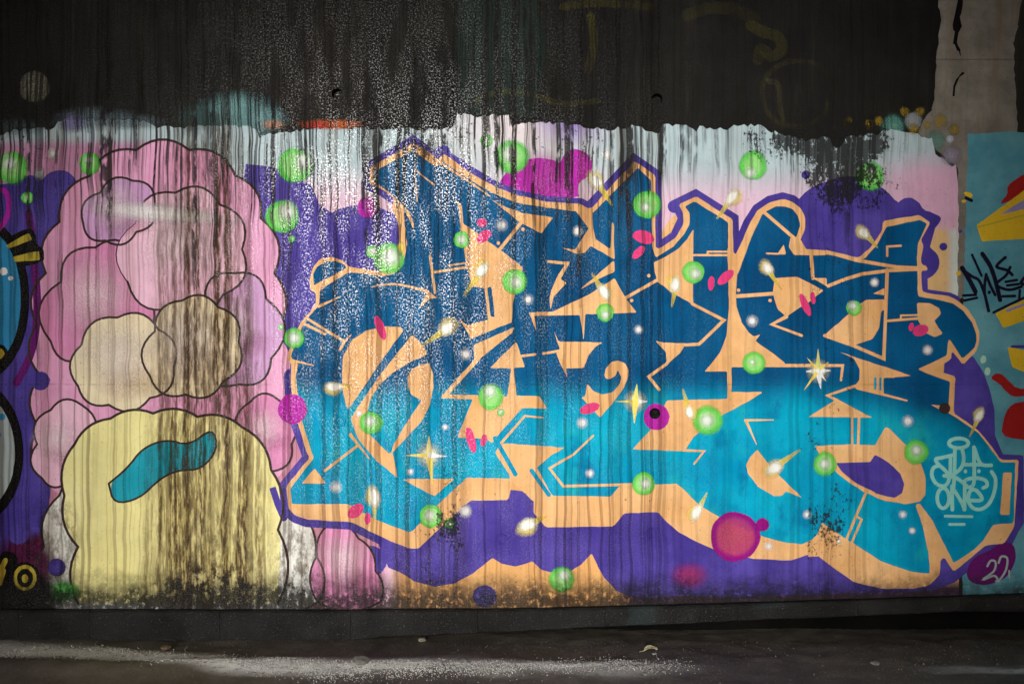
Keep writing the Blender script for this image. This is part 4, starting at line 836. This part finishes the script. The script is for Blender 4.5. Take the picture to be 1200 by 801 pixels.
# ------------------------------------------------------------------ small things on the ground
def rock(name, x, y, s, label, colr, flat=.42):
    import bmesh
    bm = bmesh.new(); bmesh.ops.create_icosphere(bm, subdivisions=2, radius=s)
    for v in bm.verts:
        k = 1 + .35 * mnz.noise(v.co * (1.6 / s) + Vector((x * 9, y * 7, 1))); v.co *= k; v.co.z *= flat
    zmin = min(v.co.z for v in bm.verts)
    for v in bm.verts: v.co.z -= zmin + .0
    me = bpy.data.meshes.new(name); bm.to_mesh(me); bm.free()
    m = plain_concrete(name + '_surface', tuple(c * .7 for c in colr), colr)
    o = link(name, me, m); o.location = (x, y, ghz(x, y) - .004); tag(o, label, 'stone', 'loose stones on the dirt'); return o
for x, y, s, lb, c in ((-.80, -.56, .05, 'broad pale stone lump in the crusted streak below the cyan letters', (.20, .19, .17)), (-.25, -.54, .026, 'small pale stone lump beside the broad one in the streak', (.22, .21, .19)),
                       (-.52, -.06, .026, 'small tan stone at the foot of the plinth', (.30, .26, .19)), (1.95, -.48, .026, 'rounded grey stone on bare dirt near the dark end of the plinth', (.2, .2, .19)), (.79, -.30, .014, 'tiny grey pebble on dirt right of the streak', (.3, .3, .29)),
                       (.79, -.36 - .3, .012, 'tiny pale pebble on open dirt farther from the plinth', (.36, .35, .33)), (-1.95, -.22, .03, 'rusty brown clod of dirt near the plinth below the yellow wave', (.13, .08, .05)), (-2.86, -.55, .016, 'little dark pebble on dirt beneath the letter O', (.12, .11, .1))):
    rock('stone', x, y, s, lb, c)
# loose grit, thickest along the pale crust
def grit_bed(name, count, pale, label, mat):
    vs = []; fs = []; rr = random.Random(3 if pale else 4)
    while len(fs) < count * 8:
        x = rr.uniform(-3.6, 3.6); y = rr.uniform(-1.1, -.07)
        if pale:
            cy = -.24 - .30 * max(0, min(1, (x + 3.0) / 2.1)) - .04 + .05 * math.sin(x * 2.3) + .06 * mnz.noise(Vector((x * 1.4, 7, 0)))
            if x > 1.0 - .5 * rr.random() or rr.random() > math.exp(-((y - cy) / .085) ** 2) * (.35 + .65 * (mnz.noise(Vector((x * 5, y * 14, 4))) > -.1)): continue
            r = rr.uniform(.0014, .0042)
        else: r = rr.uniform(.001, .0034) if rr.random() < .97 else rr.uniform(.004, .008)
        z = ghz(x, y) + r * .3; k = len(vs); t = rr.random() * 6
        for a, q in ((0, 1), (1.6, 1), (3.1, 1), (4.7, 1)):
            vs.append((x + r * rr.uniform(.7, 1.3) * math.cos(a + t), y + r * rr.uniform(.7, 1.3) * math.sin(a + t), z))
        vs += [(x, y, z + r * rr.uniform(.6, 1.1)), (x, y, z - r)]
        for a in range(4): fs += [(k + a, k + (a + 1) % 4, k + 4), (k + (a + 1) % 4, k + a, k + 5)]
    o = link(name, mesh(name, vs, fs), mat); tag(o, label, 'gravel', kind='stuff')
grit_bed('pale_gravel', 17000, True, 'fine pale grit scattered along the crusted streak', plain_concrete('pale_grit', (.42, .41, .38), (.75, .74, .70)))
grit_bed('dark_gravel', 5000, False, 'fine brown grit strewn over the dirt floor', plain_concrete('brown_grit', (.05, .042, .034), (.16, .14, .11)))
# dead leaf
lv = []; lf = []; prof = [(0, .002), (.012, .014), (.03, .022), (.05, .020), (.068, .010), (.082, .001)]
for i, (u, hw) in enumerate(prof):
    cz = .012 * math.sin(u * 40) + .004
    lv += [(u, hw, cz + .012), (u, 0, cz), (u, -hw, cz + .010)]
    if i: k = 3 * i; lf += [(k - 3, k, k + 1, k - 2), (k - 2, k + 1, k + 2, k - 1)]
lm = plain_concrete('dead_leaf_surface', (.42, .36, .2), (.56, .5, .32))
leaf = bpy.data.objects.new('dead_leaf', None); col.objects.link(leaf); leaf.location = (.74, -.26, ghz(.74, -.26)); leaf.rotation_euler = (0, 0, R(20))
tag(leaf, 'curled pale yellow dead leaf lying on the dirt', 'leaf')
bl = link('blade', mesh('blade', lv, lf), lm, leaf); so = bl.modifiers.new('thick', 'SOLIDIFY'); so.thickness = .001
sv = [(-.03, -.0012, .003), (-.03, .0012, .003), (.004, .0012, .006), (.004, -.0012, .006), (-.03, -.0012, .006), (-.03, .0012, .006), (.004, .0012, .009), (.004, -.0012, .009)]
link('stalk', mesh('stalk', sv, [(0, 1, 2, 3), (4, 7, 6, 5), (0, 4, 5, 1), (2, 6, 7, 3), (0, 3, 7, 4), (1, 5, 6, 2)]), lm, leaf)
